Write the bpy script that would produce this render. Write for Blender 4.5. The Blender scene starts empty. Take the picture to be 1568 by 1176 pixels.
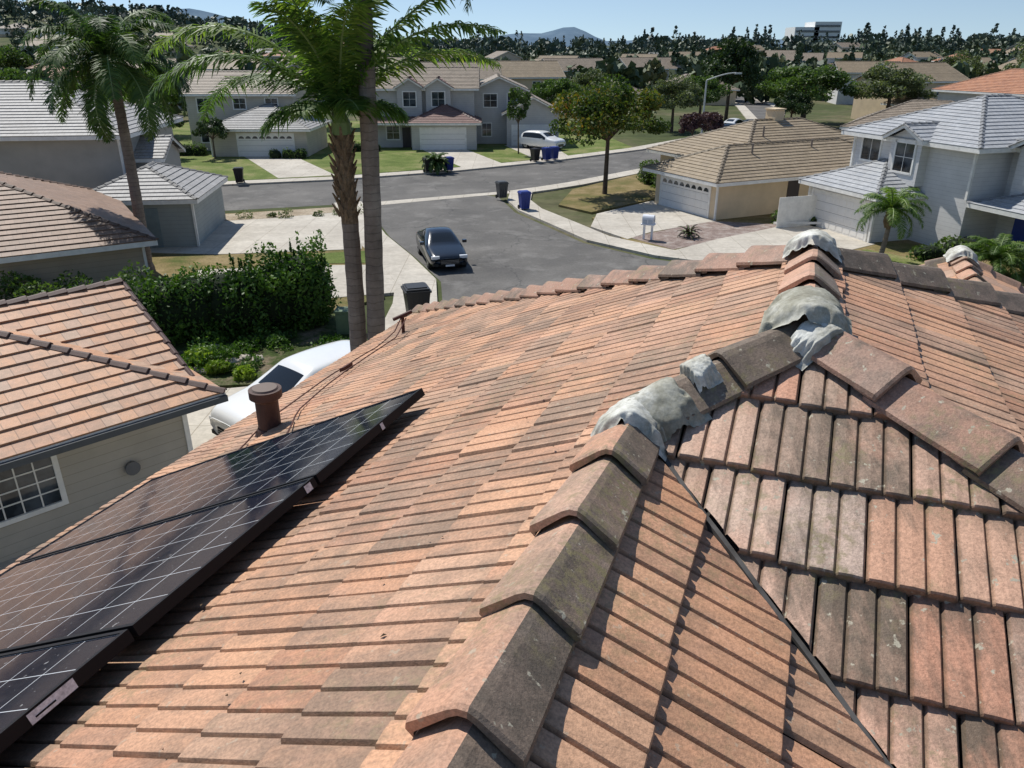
import bpy, bmesh, math, random
import numpy as np
from mathutils import Vector, Matrix, noise
random.seed(7); rng=np.random.default_rng(11)
S=bpy.context.scene
R=math.radians
# ---------------------------------------------------------------- helpers
def link(o,parent=None):
    S.collection.objects.link(o)
    if parent: o.parent=parent
    return o
def empty(name,loc=(0,0,0),rz=0):
    e=bpy.data.objects.new(name,None); e.location=loc; e.rotation_euler=(0,0,rz); e.empty_display_size=.3
    return link(e)
class NT:
    def __init__(s,name):
        s.m=bpy.data.materials.new(name); s.m.use_nodes=True
        s.t=s.m.node_tree; s.t.nodes.clear(); s.n=s.t.nodes; s.l=s.t.links
        s.out=s.n.new('ShaderNodeOutputMaterial')
    def node(s,ty,ins=None,**kw):
        n=s.n.new(ty)
        for k,v in kw.items(): setattr(n,k,v)
        if ins:
            for k,v in ins.items():
                if hasattr(v,'is_output') : s.l.new(v,n.inputs[k])
                else: n.inputs[k].default_value=v
        return n
    def coord(s,w='Object'): return s.node('ShaderNodeTexCoord').outputs[w]
    def noise(s,scale,detail=4,rough=.6,vec=None,o='Fac'):
        return s.node('ShaderNodeTexNoise',{'Vector':vec if vec else s.coord(),'Scale':scale,'Detail':detail,'Roughness':rough}).outputs[o]
    def ramp(s,fac,stops,interp='LINEAR'):
        n=s.node('ShaderNodeValToRGB',{'Fac':fac}); cr=n.color_ramp; cr.interpolation=interp
        while len(cr.elements)>1: cr.elements.remove(cr.elements[-1])
        for i,(p,c) in enumerate(stops):
            e=cr.elements[0] if i==0 else cr.elements.new(p)
            e.position=p; e.color=(c,c,c,1) if not isinstance(c,tuple) else (*c,1)
        return n.outputs['Color']
    def mix(s,f,a,b,mode='MIX'):
        n=s.node('ShaderNodeMix',data_type='RGBA',blend_type=mode)
        for i,v in ((0,f),(6,a),(7,b)):
            if hasattr(v,'is_output'): s.l.new(v,n.inputs[i])
            else: n.inputs[i].default_value=(*v,1) if isinstance(v,tuple) else v
        return n.outputs[2]
    def math(s,op,a,b=0.0):
        n=s.node('ShaderNodeMath',operation=op)
        for i,v in ((0,a),(1,b)):
            if hasattr(v,'is_output'): s.l.new(v,n.inputs[i])
            else: n.inputs[i].default_value=v
        return n.outputs[0]
    def bump(s,h,st=.3,d=.01): return s.node('ShaderNodeBump',{'Height':h,'Strength':st,'Distance':d}).outputs[0]
    def attr(s,a='rnd'): return s.node('ShaderNodeAttribute',attribute_name=a).outputs['Fac']
    def bsdf(s,col,rough=.8,spec=.3,metal=0,normal=None,coat=0):
        ins={'Base Color':col if hasattr(col,'is_output') else (*col,1),'Roughness':rough,'Metallic':metal,'Specular IOR Level':spec,'Coat Weight':coat}
        if normal: ins['Normal']=normal
        b=s.node('ShaderNodeBsdfPrincipled',ins)
        s.l.new(b.outputs[0],s.out.inputs[0]); return b
MC={}
def plain(name,col,rough=.6,spec=.3,metal=0,var=.12,scale=3.0,coat=0):
    if name in MC: return MC[name]
    t=NT(name); n=t.noise(scale,5); c=t.mix(t.ramp(n,[(.3,0.),(.7,1.)]),tuple(x*(1-var) for x in col),tuple(min(1,x*(1+var)) for x in col))
    t.bsdf(c,rough,spec,metal,None,coat); MC[name]=t.m; return t.m
class MB:
    def __init__(s): s.v=[];s.f=[];s.m=[];s.r=[];s.uv=[];s.mats=[]
    def mi(s,mat):
        if mat not in s.mats: s.mats.append(mat)
        return s.mats.index(mat)
    def face(s,pts,mat,r=None,uv=None):
        b=len(s.v); s.v.extend([tuple(p) for p in pts]); s.f.append(tuple(range(b,b+len(pts))))
        s.m.append(s.mi(mat)); s.r.append(random.random() if r is None else r)
        s.uv.append(uv if uv else [(0,0)]*len(pts))
    def box(s,x0,x1,y0,y1,z0,z1,mat,fr=None,r=None):
        c=[(x0,y0,z0),(x1,y0,z0),(x1,y1,z0),(x0,y1,z0),(x0,y0,z1),(x1,y0,z1),(x1,y1,z1),(x0,y1,z1)]
        if fr: c=[fr(*p) for p in c]
        r=random.random() if r is None else r
        for q in ((0,3,2,1),(4,5,6,7),(0,1,5,4),(1,2,6,5),(2,3,7,6),(3,0,4,7)): s.face([c[i] for i in q],mat,r)
    def prism(s,pts,z0,z1,mat):
        n=len(pts); s.face([(x,y,z1) for x,y in pts],mat); 
        for i in range(n):
            a=pts[i];b=pts[(i+1)%n]; s.face([(a[0],a[1],z0),(b[0],b[1],z0),(b[0],b[1],z1),(a[0],a[1],z1)],mat)
    def tube(s,A,B,r0,r1,mat,n=12,cap=True):
        A=Vector(A);B=Vector(B);d=(B-A).normalized(); u=d.orthogonal().normalized(); w=d.cross(u)
        ra=[A+(u*math.cos(2*math.pi*i/n)+w*math.sin(2*math.pi*i/n))*r0 for i in range(n)]
        rb=[B+(u*math.cos(2*math.pi*i/n)+w*math.sin(2*math.pi*i/n))*r1 for i in range(n)]
        r=random.random()
        for i in range(n): s.face([ra[i],ra[(i+1)%n],rb[(i+1)%n],rb[i]],mat,r)
        if cap: s.face(rb,mat,r); s.face(ra[::-1],mat,r)
    def obj(s,name,parent=None,weld=False,smooth=False,clips=None,loc=None,rz=0):
        me=bpy.data.meshes.new(name); me.from_pydata(s.v,[],s.f)
        for m in s.mats: me.materials.append(m)
        me.polygons.foreach_set('material_index',s.m)
        a=me.attributes.new('rnd','FLOAT','FACE'); a.data.foreach_set('value',s.r)
        uvl=me.uv_layers.new(name='UVMap'); uvl.data.foreach_set('uv',[c for u in s.uv for p in u for c in p])
        if weld or clips:
            bm=bmesh.new(); bm.from_mesh(me)
            if weld: bmesh.ops.remove_doubles(bm,verts=bm.verts,dist=1e-4)
            for co,no in (clips or []):
                bmesh.ops.bisect_plane(bm,geom=bm.verts[:]+bm.edges[:]+bm.faces[:],plane_co=co,plane_no=no,clear_inner=True)
            bm.to_mesh(me); bm.free()
        if smooth: me.polygons.foreach_set('use_smooth',[True]*len(me.polygons))
        me.update()
        o=bpy.data.objects.new(name,me)
        if loc: o.location=loc
        o.rotation_euler=(0,0,rz)
        return link(o,parent)
def np_quads(name,V,rnd,mats,parent=None,mi=None,me_only=False):
    n=len(V)//4
    me=bpy.data.meshes.new(name); me.vertices.add(n*4); me.vertices.foreach_set('co',V.astype(np.float32).ravel())
    me.loops.add(n*4); me.loops.foreach_set('vertex_index',np.arange(n*4,dtype=np.int32))
    me.polygons.add(n); me.polygons.foreach_set('loop_start',np.arange(n,dtype=np.int32)*4)
    for m in mats: me.materials.append(m)
    if mi is not None: me.polygons.foreach_set('material_index',mi.astype(np.int32))
    a=me.attributes.new('rnd','FLOAT','FACE'); a.data.foreach_set('value',rnd.astype(np.float32))
    me.update(calc_edges=True); me.validate()
    if me_only: return me
    return link(bpy.data.objects.new(name,me),parent)
def leaf_quads(C,size,asp=.55,up=0.3):
    n=len(C); a=rng.normal(size=(n,3)); a/=np.linalg.norm(a,axis=1)[:,None]
    b=rng.normal(size=(n,3)); b[:,2]*=(1-up); b=np.cross(a,b); b/=np.linalg.norm(b,axis=1)[:,None]+1e-9
    s=(size*rng.uniform(.6,1.3,n))[:,None] if np.isscalar(size) else size[:,None]
    a=a*s; b=b*s*asp
    V=np.stack([C-a,C-b*.9+a*.1,C+a,C+b*.9+a*.1],axis=1)
    return V.reshape(-1,3)
# ---------------------------------------------------------------- materials
def tile_mat(name,cols,dirt=(.10,.075,.06),dirtamt=.5,cell=True,fine=1.0,lich=.0,spec=.35,rough=.6,groove=0.,streak=None,dlo=.44):
    t=NT(name); co=t.coord()
    uv=t.node('ShaderNodeUVMap').outputs[0]; sep=t.node('ShaderNodeSeparateXYZ',{0:uv})
    if cell:
        u=t.math('FLOOR',t.math('MULTIPLY',sep.outputs[0],1/.3)); v=t.math('FLOOR',t.math('MULTIPLY',sep.outputs[1],1/.33))
        cb=t.node('ShaderNodeCombineXYZ',{0:u,1:v,2:0.0})
        r=t.node('ShaderNodeTexWhiteNoise',{'Vector':cb.outputs[0]}).outputs['Value']
    else: r=t.attr()
    base=t.ramp(r,[(i/(len(cols)-1),c) for i,c in enumerate(cols)])
    big=t.noise(.9,5,.65,co); 
    med=t.noise(7,6,.7,co)
    if streak:
        mp=t.node('ShaderNodeMapping',{'Vector':co,'Rotation':(0,0,R(21)),'Scale':streak}).outputs[0]
        med=t.math('ADD',t.math('MULTIPLY',med,.45),t.math('MULTIPLY',t.noise(5,6,.75,mp),.55))
    d=t.ramp(t.math('ADD',t.math('ADD',t.math('MULTIPLY',big,.4),t.math('MULTIPLY',med,.5)),t.math('MULTIPLY',r,.1)),[(dlo,0.),(dlo+.12,1.)])
    c=t.mix(t.math('MULTIPLY',d,dirtamt),base,dirt)
    pale=t.ramp(t.noise(3.1,6,.7,co),[(.52,0.),(.68,1.)])
    c=t.mix(t.math('MULTIPLY',pale,.35*fine),c,tuple(min(1,x*1.2+.09) for x in cols[len(cols)//2]))
    sp=t.ramp(t.noise(95,3,.7,co),[(.35,.72),(.62,1.1)])
    c=t.mix(1.0,c,sp,'MULTIPLY')
    if cell:
        jf=t.math('ABSOLUTE',t.math('SUBTRACT',t.math('FRACT',t.math('MULTIPLY',sep.outputs[0],1/.3)),.5))
        c=t.mix(1.0,c,t.ramp(jf,[(.455,1.),(.49,.55)]),'MULTIPLY')
    if groove:
        f=t.math('ABSOLUTE',t.math('SUBTRACT',t.math('FRACT',sep.outputs[0]),.5))
        gm=t.ramp(t.math('ADD',f,t.math('MULTIPLY',t.math('SUBTRACT',med,.5),.35)),[(.36,0.),(.49,1.)])
        vm=t.ramp(t.math('ADD',sep.outputs[1],t.math('MULTIPLY',t.math('SUBTRACT',med,.5),.9)),[(.66,0.),(1.0,1.)])
        edge=t.ramp(sep.outputs[1],[(.0,.55),(.05,.0)])
        c=t.mix(t.math('MULTIPLY',gm,groove),c,tuple(x*.8 for x in dirt)); c=t.mix(t.math('MULTIPLY',vm,groove*.6),c,dirt)
        c=t.mix(t.math('MULTIPLY',edge,.8),c,tuple(x*.7 for x in dirt))
    if lich:
        vor=t.noise(26,3,.6,co); lm=t.math('MULTIPLY',t.ramp(vor,[(.65,0.),(.69,1.)]),lich)
        c=t.mix(lm,c,(.42,.38,.29))
        l2=t.math('MULTIPLY',t.ramp(t.noise(1.7,5,.7,co),[(.52,0.),(.62,1.)]),lich)
        l3=t.math('MULTIPLY',l2,t.ramp(t.noise(30,4,.7,co),[(.45,0.),(.6,1.)]))
        c=t.mix(l3,c,(.22,.185,.095))
    bh=t.math('ADD',t.noise(160,3,.7,co),t.math('MULTIPLY',med,1.5))
    t.bsdf(c,rough,spec,0,t.bump(bh,.45*fine,.004)); return t.m
TC=[(.58,.34,.21),(.61,.335,.195),(.54,.285,.165),(.59,.365,.24),(.53,.26,.15),(.58,.32,.195),(.52,.31,.20),(.61,.385,.255)]
M_tile=tile_mat('terracotta_tile',TC,(.19,.13,.09),.72,cell=False,lich=.4,groove=.5,streak=(.2,3,1),dlo=.45)
TCF=[(.58,.39,.285),(.60,.33,.21),(.44,.31,.235),(.59,.42,.32),(.58,.255,.145),(.52,.40,.325),(.60,.37,.26),(.38,.275,.205),(.58,.29,.18)]
M_tilef=tile_mat('weathered_terracotta_tile',TCF,(.12,.095,.068),.88,cell=False,lich=1.,groove=.72,streak=(3.2,.25,1),dlo=.49)
M_cap=tile_mat('ridge_tile',[(.58,.355,.245),(.54,.30,.195),(.51,.34,.25)],(.24,.175,.13),.65,cell=False,lich=.6,dlo=.46)
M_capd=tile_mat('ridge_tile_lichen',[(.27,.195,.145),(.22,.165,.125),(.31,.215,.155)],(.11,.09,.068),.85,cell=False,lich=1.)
M_capr=tile_mat('ridge_tile_reddish',[(.40,.225,.155),(.34,.205,.145),(.42,.255,.185)],(.15,.115,.085),.9,cell=False,lich=1.,dlo=.46)
M_tN=tile_mat('salmon_roof_tile',[(.58,.34,.21),(.61,.32,.175),(.52,.28,.17),(.60,.40,.28)],(.30,.20,.14),.5)
M_tB=tile_mat('brown_roof_tile',[(.30,.19,.13),(.25,.15,.095),(.34,.22,.155)],(.15,.10,.07),.5)
M_tA=tile_mat('grey_roof_tile',[(.31,.305,.295),(.37,.36,.35),(.34,.33,.32)],(.19,.185,.17),.4)
M_tC=tile_mat('tan_grey_roof_tile',[(.30,.24,.18),(.34,.275,.21),(.26,.21,.16)],(.17,.14,.10),.35)
M_tT=tile_mat('tan_roof_tile',[(.36,.285,.19),(.32,.25,.165),(.40,.315,.215)],(.19,.15,.10),.45)
M_tM=tile_mat('maroon_roof_tile',[(.26,.15,.13),(.22,.13,.11),(.30,.18,.15)],(.12,.08,.07),.3)
M_tW=tile_mat('pale_blue_grey_roof_tile',[(.37,.385,.405),(.45,.46,.47),(.41,.42,.43)],(.24,.245,.255),.35)
M_tR=tile_mat('red_roof_tile',[(.48,.22,.12),(.52,.26,.15),(.42,.19,.11)],(.22,.13,.09),.3)
M_under=plain('roof_underlay',(.03,.027,.025),.9)
def wall_mat(name,col,lap=False):
    t=NT(name); co=t.coord('Object')
    c=t.mix(t.ramp(t.noise(.8,6,.65,co),[(.3,0.),(.7,1.)]),tuple(x*.86 for x in col),tuple(min(1,x*1.07) for x in col))
    h=t.noise(60,3,.7,co)
    if lap:
        z=t.node('ShaderNodeSeparateXYZ',{0:co}).outputs[2]
        fr=t.math('FRACT',t.math('MULTIPLY',z,5.0))
        c=t.mix(1.0,c,t.ramp(fr,[(.0,.62),(.09,1.)]),'MULTIPLY')
    t.bsdf(c,.85,.2,0,t.bump(h,.3,.01)); return t.m
W_N=wall_mat('grey_lap_siding',(.47,.43,.36),True)
W_A=wall_mat('blue_grey_stucco',(.43,.41,.37)); W_Alap=wall_mat('blue_grey_siding',(.36,.385,.37),True)
W_B=wall_mat('taupe_siding',(.46,.385,.295),True)
W_C=wall_mat('slate_siding',(.53,.51,.48),True); W_D=wall_mat('putty_siding',(.54,.49,.41),True); W_T=wall_mat('beige_stucco',(.70,.56,.38)); W_W=wall_mat('pale_blue_siding',(.66,.65,.63),True)
W_own=wall_mat('cream_stucco',(.55,.48,.38))
TRIM=plain('white_trim_paint',(.80,.78,.73),.5); GAR=plain('garage_door_paint',(.82,.79,.74),.45,var=.04)
GL=NT('window_glass'); GL.bsdf(GL.mix(GL.ramp(GL.noise(1.3),[(.4,0.),(.6,1.)]),(.015,.02,.025),(.07,.085,.10)),.06,.6); GL=GL.m
BLUE=plain('blue_door_paint',(.03,.06,.28),.4); DARKDOOR=plain('dark_door',(.06,.05,.05),.5)
def asphalt():
    t=NT('asphalt'); co=t.coord()
    c=t.ramp(t.noise(.25,6,.6,co),[(.3,(.088,.084,.080)),(.5,(.120,.114,.106)),(.7,(.160,.151,.140))])
    c=t.mix(1.0,c,t.ramp(t.noise(9,5,.7,co),[(.3,.82),(.7,1.15)]),'MULTIPLY')
    w=t.node('ShaderNodeVectorMath',{0:co,1:t.node('ShaderNodeVectorMath',{0:t.noise(.35,4,.6,co,'Color'),1:(3.2,3.2,0)},operation='MULTIPLY').outputs[0]},operation='ADD').outputs[0]
    v=t.node('ShaderNodeTexVoronoi',{'Vector':w,'Scale':.16},feature='DISTANCE_TO_EDGE').outputs['Distance']
    c=t.mix(t.ramp(v,[(.0,.6),(.009,0.)]),c,(.04,.04,.04))
    pale=t.ramp(t.noise(.6,5,.7,co),[(.52,0.),(.72,.6)]); c=t.mix(pale,c,(.24,.23,.215))
    t.bsdf(c,.85,.25,0,t.bump(t.noise(40,3,.7,co),.3,.01)); return t.m
M_asph=asphalt()
def concrete():
    t=NT('concrete'); co=t.coord()
    c=t.ramp(t.noise(.4,6,.65,co),[(.3,(.44,.40,.34)),(.7,(.60,.555,.48))])
    c=t.mix(1.0,c,t.ramp(t.noise(5,5,.7,co),[(.3,.82),(.7,1.08)]),'MULTIPLY')
    st=t.ramp(t.noise(1.1,6,.75,co),[(.55,0.),(.72,.45)]); c=t.mix(st,c,(.27,.24,.20))
    b=t.node('ShaderNodeTexBrick',{'Vector':co,'Color1':(1,1,1,1),'Color2':(.93,.93,.93,1),'Mortar':(.62,.6,.56,1),'Scale':.62,'Mortar Size':.009,'Brick Width':1.0,'Row Height':1.0},offset=0.0)
    c=t.mix(1.0,c,b.outputs[0],'MULTIPLY')
    t.bsdf(c,.85,.2,0,t.bump(t.noise(30,3,.7,co),.2,.01)); return t.m
M_conc=concrete()
def multi(name,stops,scale,fine=14,bumps=.6,rough=.9):
    t=NT(name); co=t.coord(); c=t.ramp(t.noise(scale,7,.68,co),stops)
    c=t.mix(1.0,c,t.ramp(t.noise(fine,5,.75,co),[(.3,.6),(.7,1.3)]),'MULTIPLY')
    t.bsdf(c,rough,.1,0,t.bump(t.noise(fine,5,.75,co),bumps,.05)); return t.m
M_lawn=multi('lawn_grass',[(.3,(.075,.11,.025)),(.48,(.13,.17,.045)),(.58,(.20,.21,.08)),(.70,(.29,.25,.13))],.35)
M_drylawn=multi('dry_grass',[(.3,(.09,.11,.03)),(.5,(.20,.16,.07)),(.7,(.33,.25,.14))],.5)
M_bed=multi('planting_soil',[(.35,(.06,.05,.035)),(.5,(.05,.08,.02)),(.65,(.20,.16,.11))],1.1,9,1.)
M_sand=multi('bare_sandy_soil',[(.35,(.30,.24,.17)),(.55,(.42,.35,.26)),(.7,(.52,.45,.36))],.8,9,.8)
M_gravel=multi('gravel',[(.3,(.18,.13,.11)),(.5,(.32,.25,.22)),(.7,(.46,.41,.37))],2.5,26,1.)
M_ground=multi('ground_soil',[(.35,(.045,.06,.025)),(.5,(.075,.09,.035)),(.62,(.15,.13,.08)),(.72,(.06,.08,.03))],.035,.5,.3)
def leaf_mat(name,stops,tr=.3):
    t=NT(name); c=t.ramp(t.attr(),stops)
    b=t.bsdf(c,.55,.35)
    if tr:
        tl=t.node('ShaderNodeBsdfTranslucent',{'Color':t.mix(1.0,c,(1.3,1.45,.6),'MULTIPLY')})
        mx=t.node('ShaderNodeMixShader',{0:tr}); t.l.new(b.outputs[0],mx.inputs[1]); t.l.new(tl.outputs[0],mx.inputs[2]); t.l.new(mx.outputs[0],t.out.inputs[0])
    return t.m
L_green=leaf_mat('leaves_green',[(0,(.03,.055,.015)),(.5,(.07,.12,.03)),(1,(.13,.20,.05))])
L_dark=leaf_mat('leaves_dark',[(0,(.015,.032,.012)),(.6,(.04,.07,.024)),(1,(.08,.12,.04))],.2)
L_olive=leaf_mat('leaves_olive',[(0,(.05,.065,.03)),(.5,(.12,.145,.07)),(1,(.20,.23,.13))])
L_hedge=leaf_mat('leaves_hedge',[(0,(.02,.05,.008)),(.5,(.05,.115,.016)),(1,(.11,.20,.035))],.25)
L_fall=leaf_mat('leaves_turning',[(0,(.025,.05,.01)),(.42,(.06,.10,.02)),(.68,(.14,.155,.03)),(.84,(.28,.18,.03)),(1,(.36,.14,.04))],.32)
L_palm=leaf_mat('palm_leaflets',[(0,(.04,.08,.02)),(.5,(.10,.18,.035)),(.85,(.21,.29,.06)),(1,(.36,.36,.10))],.4)
L_palmd=leaf_mat('palm_leaflets_dark',[(0,(.025,.055,.015)),(.6,(.07,.13,.03)),(1,(.15,.22,.06))],.35)
L_yel=leaf_mat('leaves_yellow_green',[(0,(.08,.15,.02)),(1,(.25,.34,.05))],.35)
L_purp=leaf_mat('leaves_purple',[(0,(.04,.02,.03)),(1,(.14,.07,.08))],.2)
L_far=leaf_mat('leaves_distant',[(0,(.03,.055,.03)),(.5,(.08,.115,.05)),(.8,(.13,.155,.07)),(1,(.19,.19,.09))],0)
L_haze=leaf_mat('leaves_hazy_distance',[(0,(.04,.065,.055)),(.5,(.08,.115,.075)),(1,(.15,.17,.11))],0)  # distance haze is mixed into these leaf colours
BARK=multi('bark',[(.3,(.08,.06,.045)),(.7,(.17,.13,.10))],3,20,1.)
def palmbark():
    t=NT('palm_bark'); co=t.coord(); z=t.node('ShaderNodeSeparateXYZ',{0:co}).outputs[2]
    zz=t.math('ADD',t.math('MULTIPLY',z,5.5),t.math('MULTIPLY',t.noise(2,3,.6,co),1.2))
    fr=t.math('FRACT',zz)
    c=t.ramp(t.noise(1.5,6,.7,co),[(.3,(.15,.12,.10)),(.5,(.23,.185,.155)),(.7,(.33,.28,.24))])
    c=t.mix(1.0,c,t.ramp(fr,[(.0,.5),(.14,1.),(.85,1.)]),'MULTIPLY')
    t.bsdf(c,.9,.15,0,t.bump(fr,.6,.03)); return t.m
PBARK=palmbark(); PFIB=multi('palm_fibre',[(.3,(.17,.11,.065)),(.6,(.31,.22,.14)),(.75,(.42,.34,.23))],4,18,1.); PGREEN=plain('palm_crownshaft',(.20,.27,.10),.5)
# ---------------------------------------------------------------- roof maths
def clip_poly(poly,a,b,keep_ge=True):
    out=[]
    for i in range(len(poly)):
        p=poly[i];q=poly[(i+1)%len(poly)]
        ip=(p[1]>=a-1e-9) if keep_ge else (p[1]<=a+1e-9); iq=(q[1]>=a-1e-9) if keep_ge else (q[1]<=a+1e-9)
        if ip: out.append(p)
        if ip!=iq:
            t=(a-p[1])/(q[1]-p[1]); out.append((p[0]+(q[0]-p[0])*t,a))
    return out
def course_plane(mb,poly,mat,ex=.33,th=.035):
    P=[Vector(p) for p in poly]; n=(P[1]-P[0]).cross(P[2]-P[0]).normalized()
    if n.z<0: n=-n
    V=(Vector((0,0,1))-n*n.z).normalized(); U=V.cross(n)
    O=min(P,key=lambda p:p.z); uv=[((p-O).dot(U),(p-O).dot(V)) for p in P]
    vm=max(v for u,v in uv); j=0
    off=random.uniform(0,50)
    while j*ex<vm-1e-4:
        q=clip_poly(clip_poly(uv,j*ex,0),(j+1)*ex,0,False)
        if len(q)>=3:
            pts=[];us=[]
            jj=random.uniform(-.004,.004)
            for u,v in q:
                h=(th)*(1-(v-j*ex)/ex)+jj
                pts.append(O+U*u+V*v+n*h); us.append((u+off+(j%2)*.15,min(max(v,j*ex+.002),(j+1)*ex-.002)))
            mb.face(pts,mat,None,us)
            lo=[u for u,v in q if abs(v-j*ex)<1e-5]
            if len(lo)>=2:
                a,b=min(lo),max(lo); A=O+U*a+V*j*ex; B=O+U*b+V*j*ex
                mb.face([A-n*.01,B-n*.01,B+n*(th+jj),A+n*(th+jj)],mat,None,[(a+off,j*ex+.01)]*4)
        j+=1
def caps(mb,A,B,hw=.125,drop=.085,rise=.06,ex=.36,mat=None,matd=None,lumps=0,th=.018,jit=1.0):
    A=Vector(A);B=Vector(B);L=(B-A).length;T=(B-A)/L
    Sd=T.cross(Vector((0,0,1))).normalized(); N=Sd.cross(T).normalized()
    n=max(1,round(L/ex)); e=L/n
    prof=[(-1,-1.12),(-.985,-.93),(-.26,-.13),(-.09,.0),(.09,.0),(.26,-.13),(.985,-.93),(1,-1.12)]
    for i in range(n):
        r=random.random(); jx=random.uniform(-.006,.006)*jit; jz=random.uniform(-.004,.004)*jit; ja=random.uniform(-.012,.012)*jit
        rings=[]
        for (d,sc,up) in ((-.0,1.06,.036),(.012,1.085,.042),(e*.5,1.03,.02),(e+.05,.96,-.004)):
            ctr=A+T*(i*e+d)+Sd*(jx+ja*d)+N*(rise+up*(hw/.125)+jz)
            rings.append([ctr+Sd*(x*hw*sc)+N*(z*drop*sc) for x,z in prof])
        for k in range(3):
            for q in range(7):
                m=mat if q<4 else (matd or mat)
                mb.face([rings[k][q],rings[k][q+1],rings[k+1][q+1],rings[k+1][q]],m,r)
        ctr=A+T*(i*e)+Sd*jx+N*(rise+.036*(hw/.125)+jz)
        inn=[ctr+Sd*(x*(hw*1.06-th))+N*(z*drop*1.06-th) for x,z in prof]
        inn2=[p+T*.1 for p in inn]
        for q in range(7):
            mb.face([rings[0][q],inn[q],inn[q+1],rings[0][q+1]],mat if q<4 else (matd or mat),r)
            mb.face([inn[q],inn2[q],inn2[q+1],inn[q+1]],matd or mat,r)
# ---------------------------------------------------------------- own roof
CS,SN=math.cos(R(21)),math.sin(R(21))
def W(s,w,z): return Vector((s*SN+w*CS, s*CS-w*SN, z))
def Wd(s,w,z=0): return W(s,w,z)
own=empty('tiled_roof_house')
def half(s,w,ns,nw): return (W(s,w,0),Wd(ns,nw))
def tile_field(name,O,U,V,nu,nv,clips,mat,ex=.33,tw=.30,strips=3):
    tw=.255; nu=int(nu*.30/tw)+1
    mb=MB(); N=U.cross(V)
    if N.z<0: N=-N
    prof=[]
    sw=(tw-.004)/strips
    for k in range(strips):
        x=k*sw
        prof+= [(x,-.013),(x+.008,.0005),(x+sw*.5,.003),(x+sw-.008,.0005)]
    prof.append((tw-.004,-.013))
    th=.030
    for j in range(nv):
        for i in range(nu):
            r=random.random(); dv=random.uniform(-.009,.009); dh=random.uniform(-.003,.005); tl=random.uniform(-.012,.012); du=(j%2)*tw*.5+random.uniform(-.002,.002)
            base=O+U*(i*tw+du)+V*(j*ex+dv)
            rows=[];vv=(-.02,0,.03,1.05)
            for (v,h,df) in ((0.0,-.024,1),(0.0,th-.006,1),(.006,th,1),(ex+.02,.001,1)):
                rows.append([base+U*x+V*v+N*((h+ (z if h>-.02 else z*.3)+dh+tl*x)) for x,z in prof])
            b=len(mb.v)
            for rw in rows: mb.v.extend([tuple(p) for p in rw])
            n=len(prof); mi=mb.mi(mat)
            for k in range(3):
                for q in range(n-1):
                    mb.f.append((b+k*n+q,b+k*n+q+1,b+(k+1)*n+q+1,b+(k+1)*n+q)); mb.m.append(mi); mb.r.append(r)
                    ua=q//4+((prof[q][0]-(q//4)*sw)/sw); ub=q//4+((prof[q+1][0]-(q//4)*sw)/sw)
                    ub=min(ub,q//4+.999); mb.uv.append([(ua,vv[k]),(ub,vv[k]),(ub,vv[k+1]),(ua,vv[k+1])])
    return mb.obj(name,own,clips=clips)
m=.48; k48=math.hypot(1,m)
mr=.35; kr=math.hypot(1,mr); q=m/mr
w0=.053; zp=7.7+m*(w0+.5); s2=3.15; s1=4.39; we=-5.15
Us=Wd(1,0); Vl=Vector((Wd(0,1).x,Wd(0,1).y,m))/k48
O=W(-1.5,we,7.7+m*(we+.5))
tile_field('left_slope_tiles',O,Us,Vl,37,18,[half(0,-.5,0,-1),half(2.6,0,-1,0)],M_tile)
tile_field('left_slope_tiles_far',O,Us,Vl,37,18,[half(2.6,0,1,0),half(s1,w0,-1,-1),half(0,w0,0,-1),half(s2,w0,1,-1)],M_tile)
Vf=Vector((Wd(1,0).x,Wd(1,0).y,m))/k48; Uf=Wd(0,1)
sb=-.2; O=W(sb,-.7,zp-m*(s2-sb))
g=.018
tile_field('front_slope_tiles',O,Uf,Vf,22,12,[half(2.098+g,0,1,1),half(s2,w0,-1,1),half(s2,w0,-q,-1)],M_tilef)
Vr=Vector((Wd(0,-1).x,Wd(0,-1).y,m))/k48
wl=2.2; O=W(-1.2,wl,7.7-m*(wl+.5))
tile_field('lower_ridge_right_slope_tiles',O,Us,Vr,14,9,[half(2.098-g,0,-1,-1),half(0,-.5,0,1)],M_tile)
Vr2=Vector((Wd(0,-1).x,Wd(0,-1).y,mr))/kr
wl=5.5; O=W(-.8,wl,zp-mr*(wl-w0))
tile_field('right_slope_tiles',O,Us,Vr2,34,18,[half(0,w0,0,1),half(s2,w0,q,1),half(s1,w0,-q,1)],M_tile)
mb=MB()
def zl(w): return 7.7+m*(w+.5)
def U_(pts): mb.face([W(a,b,c-.035) for a,b,c in pts],M_under)
U_([(-1.5,we,zl(we)),(-1.5,-.5,7.7),(2.6,-.5,7.7),(2.6,we,zl(we))])
U_([(2.6,we,zl(we)),(2.6,-.5,7.7),(s2,w0,zp),(s1,w0,zp),(s1+5.2,we,zl(we))])
wr=5.5; dz=mr*(wr-w0)
U_([(s2,w0,zp),(s1,w0,zp),(s1+(wr-w0)/q,wr,zp-dz),(s2-(wr-w0)/q,wr,zp-dz)])
U_([(s2,w0,zp),(2.6,-.5,7.7),(-.2,2.298,zp-m*3.35),(-.2,w0+q*3.35,zp-m*3.35)])
U_([(2.6,-.5,7.7),(-.6,2.7,7.7-m*3.2),(-1.5,2.7,7.7-m*3.2),(-1.5,-.5,7.7)])
course_plane(mb,[W(s1,w0,zp),W(s1+5.2,we,zp-m*5.2),W(s1+5.2,wr+2,zp-m*5.2),W(s1+(wr-w0)/q,wr,zp-dz)],M_tB)
mb.obj('roof_underlay',own)
mb=MB()
mb.box(-1.5,9.2,-4.7,5.2,0,5.35,W_own,lambda a,b,c:W(a,b,c))
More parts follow.
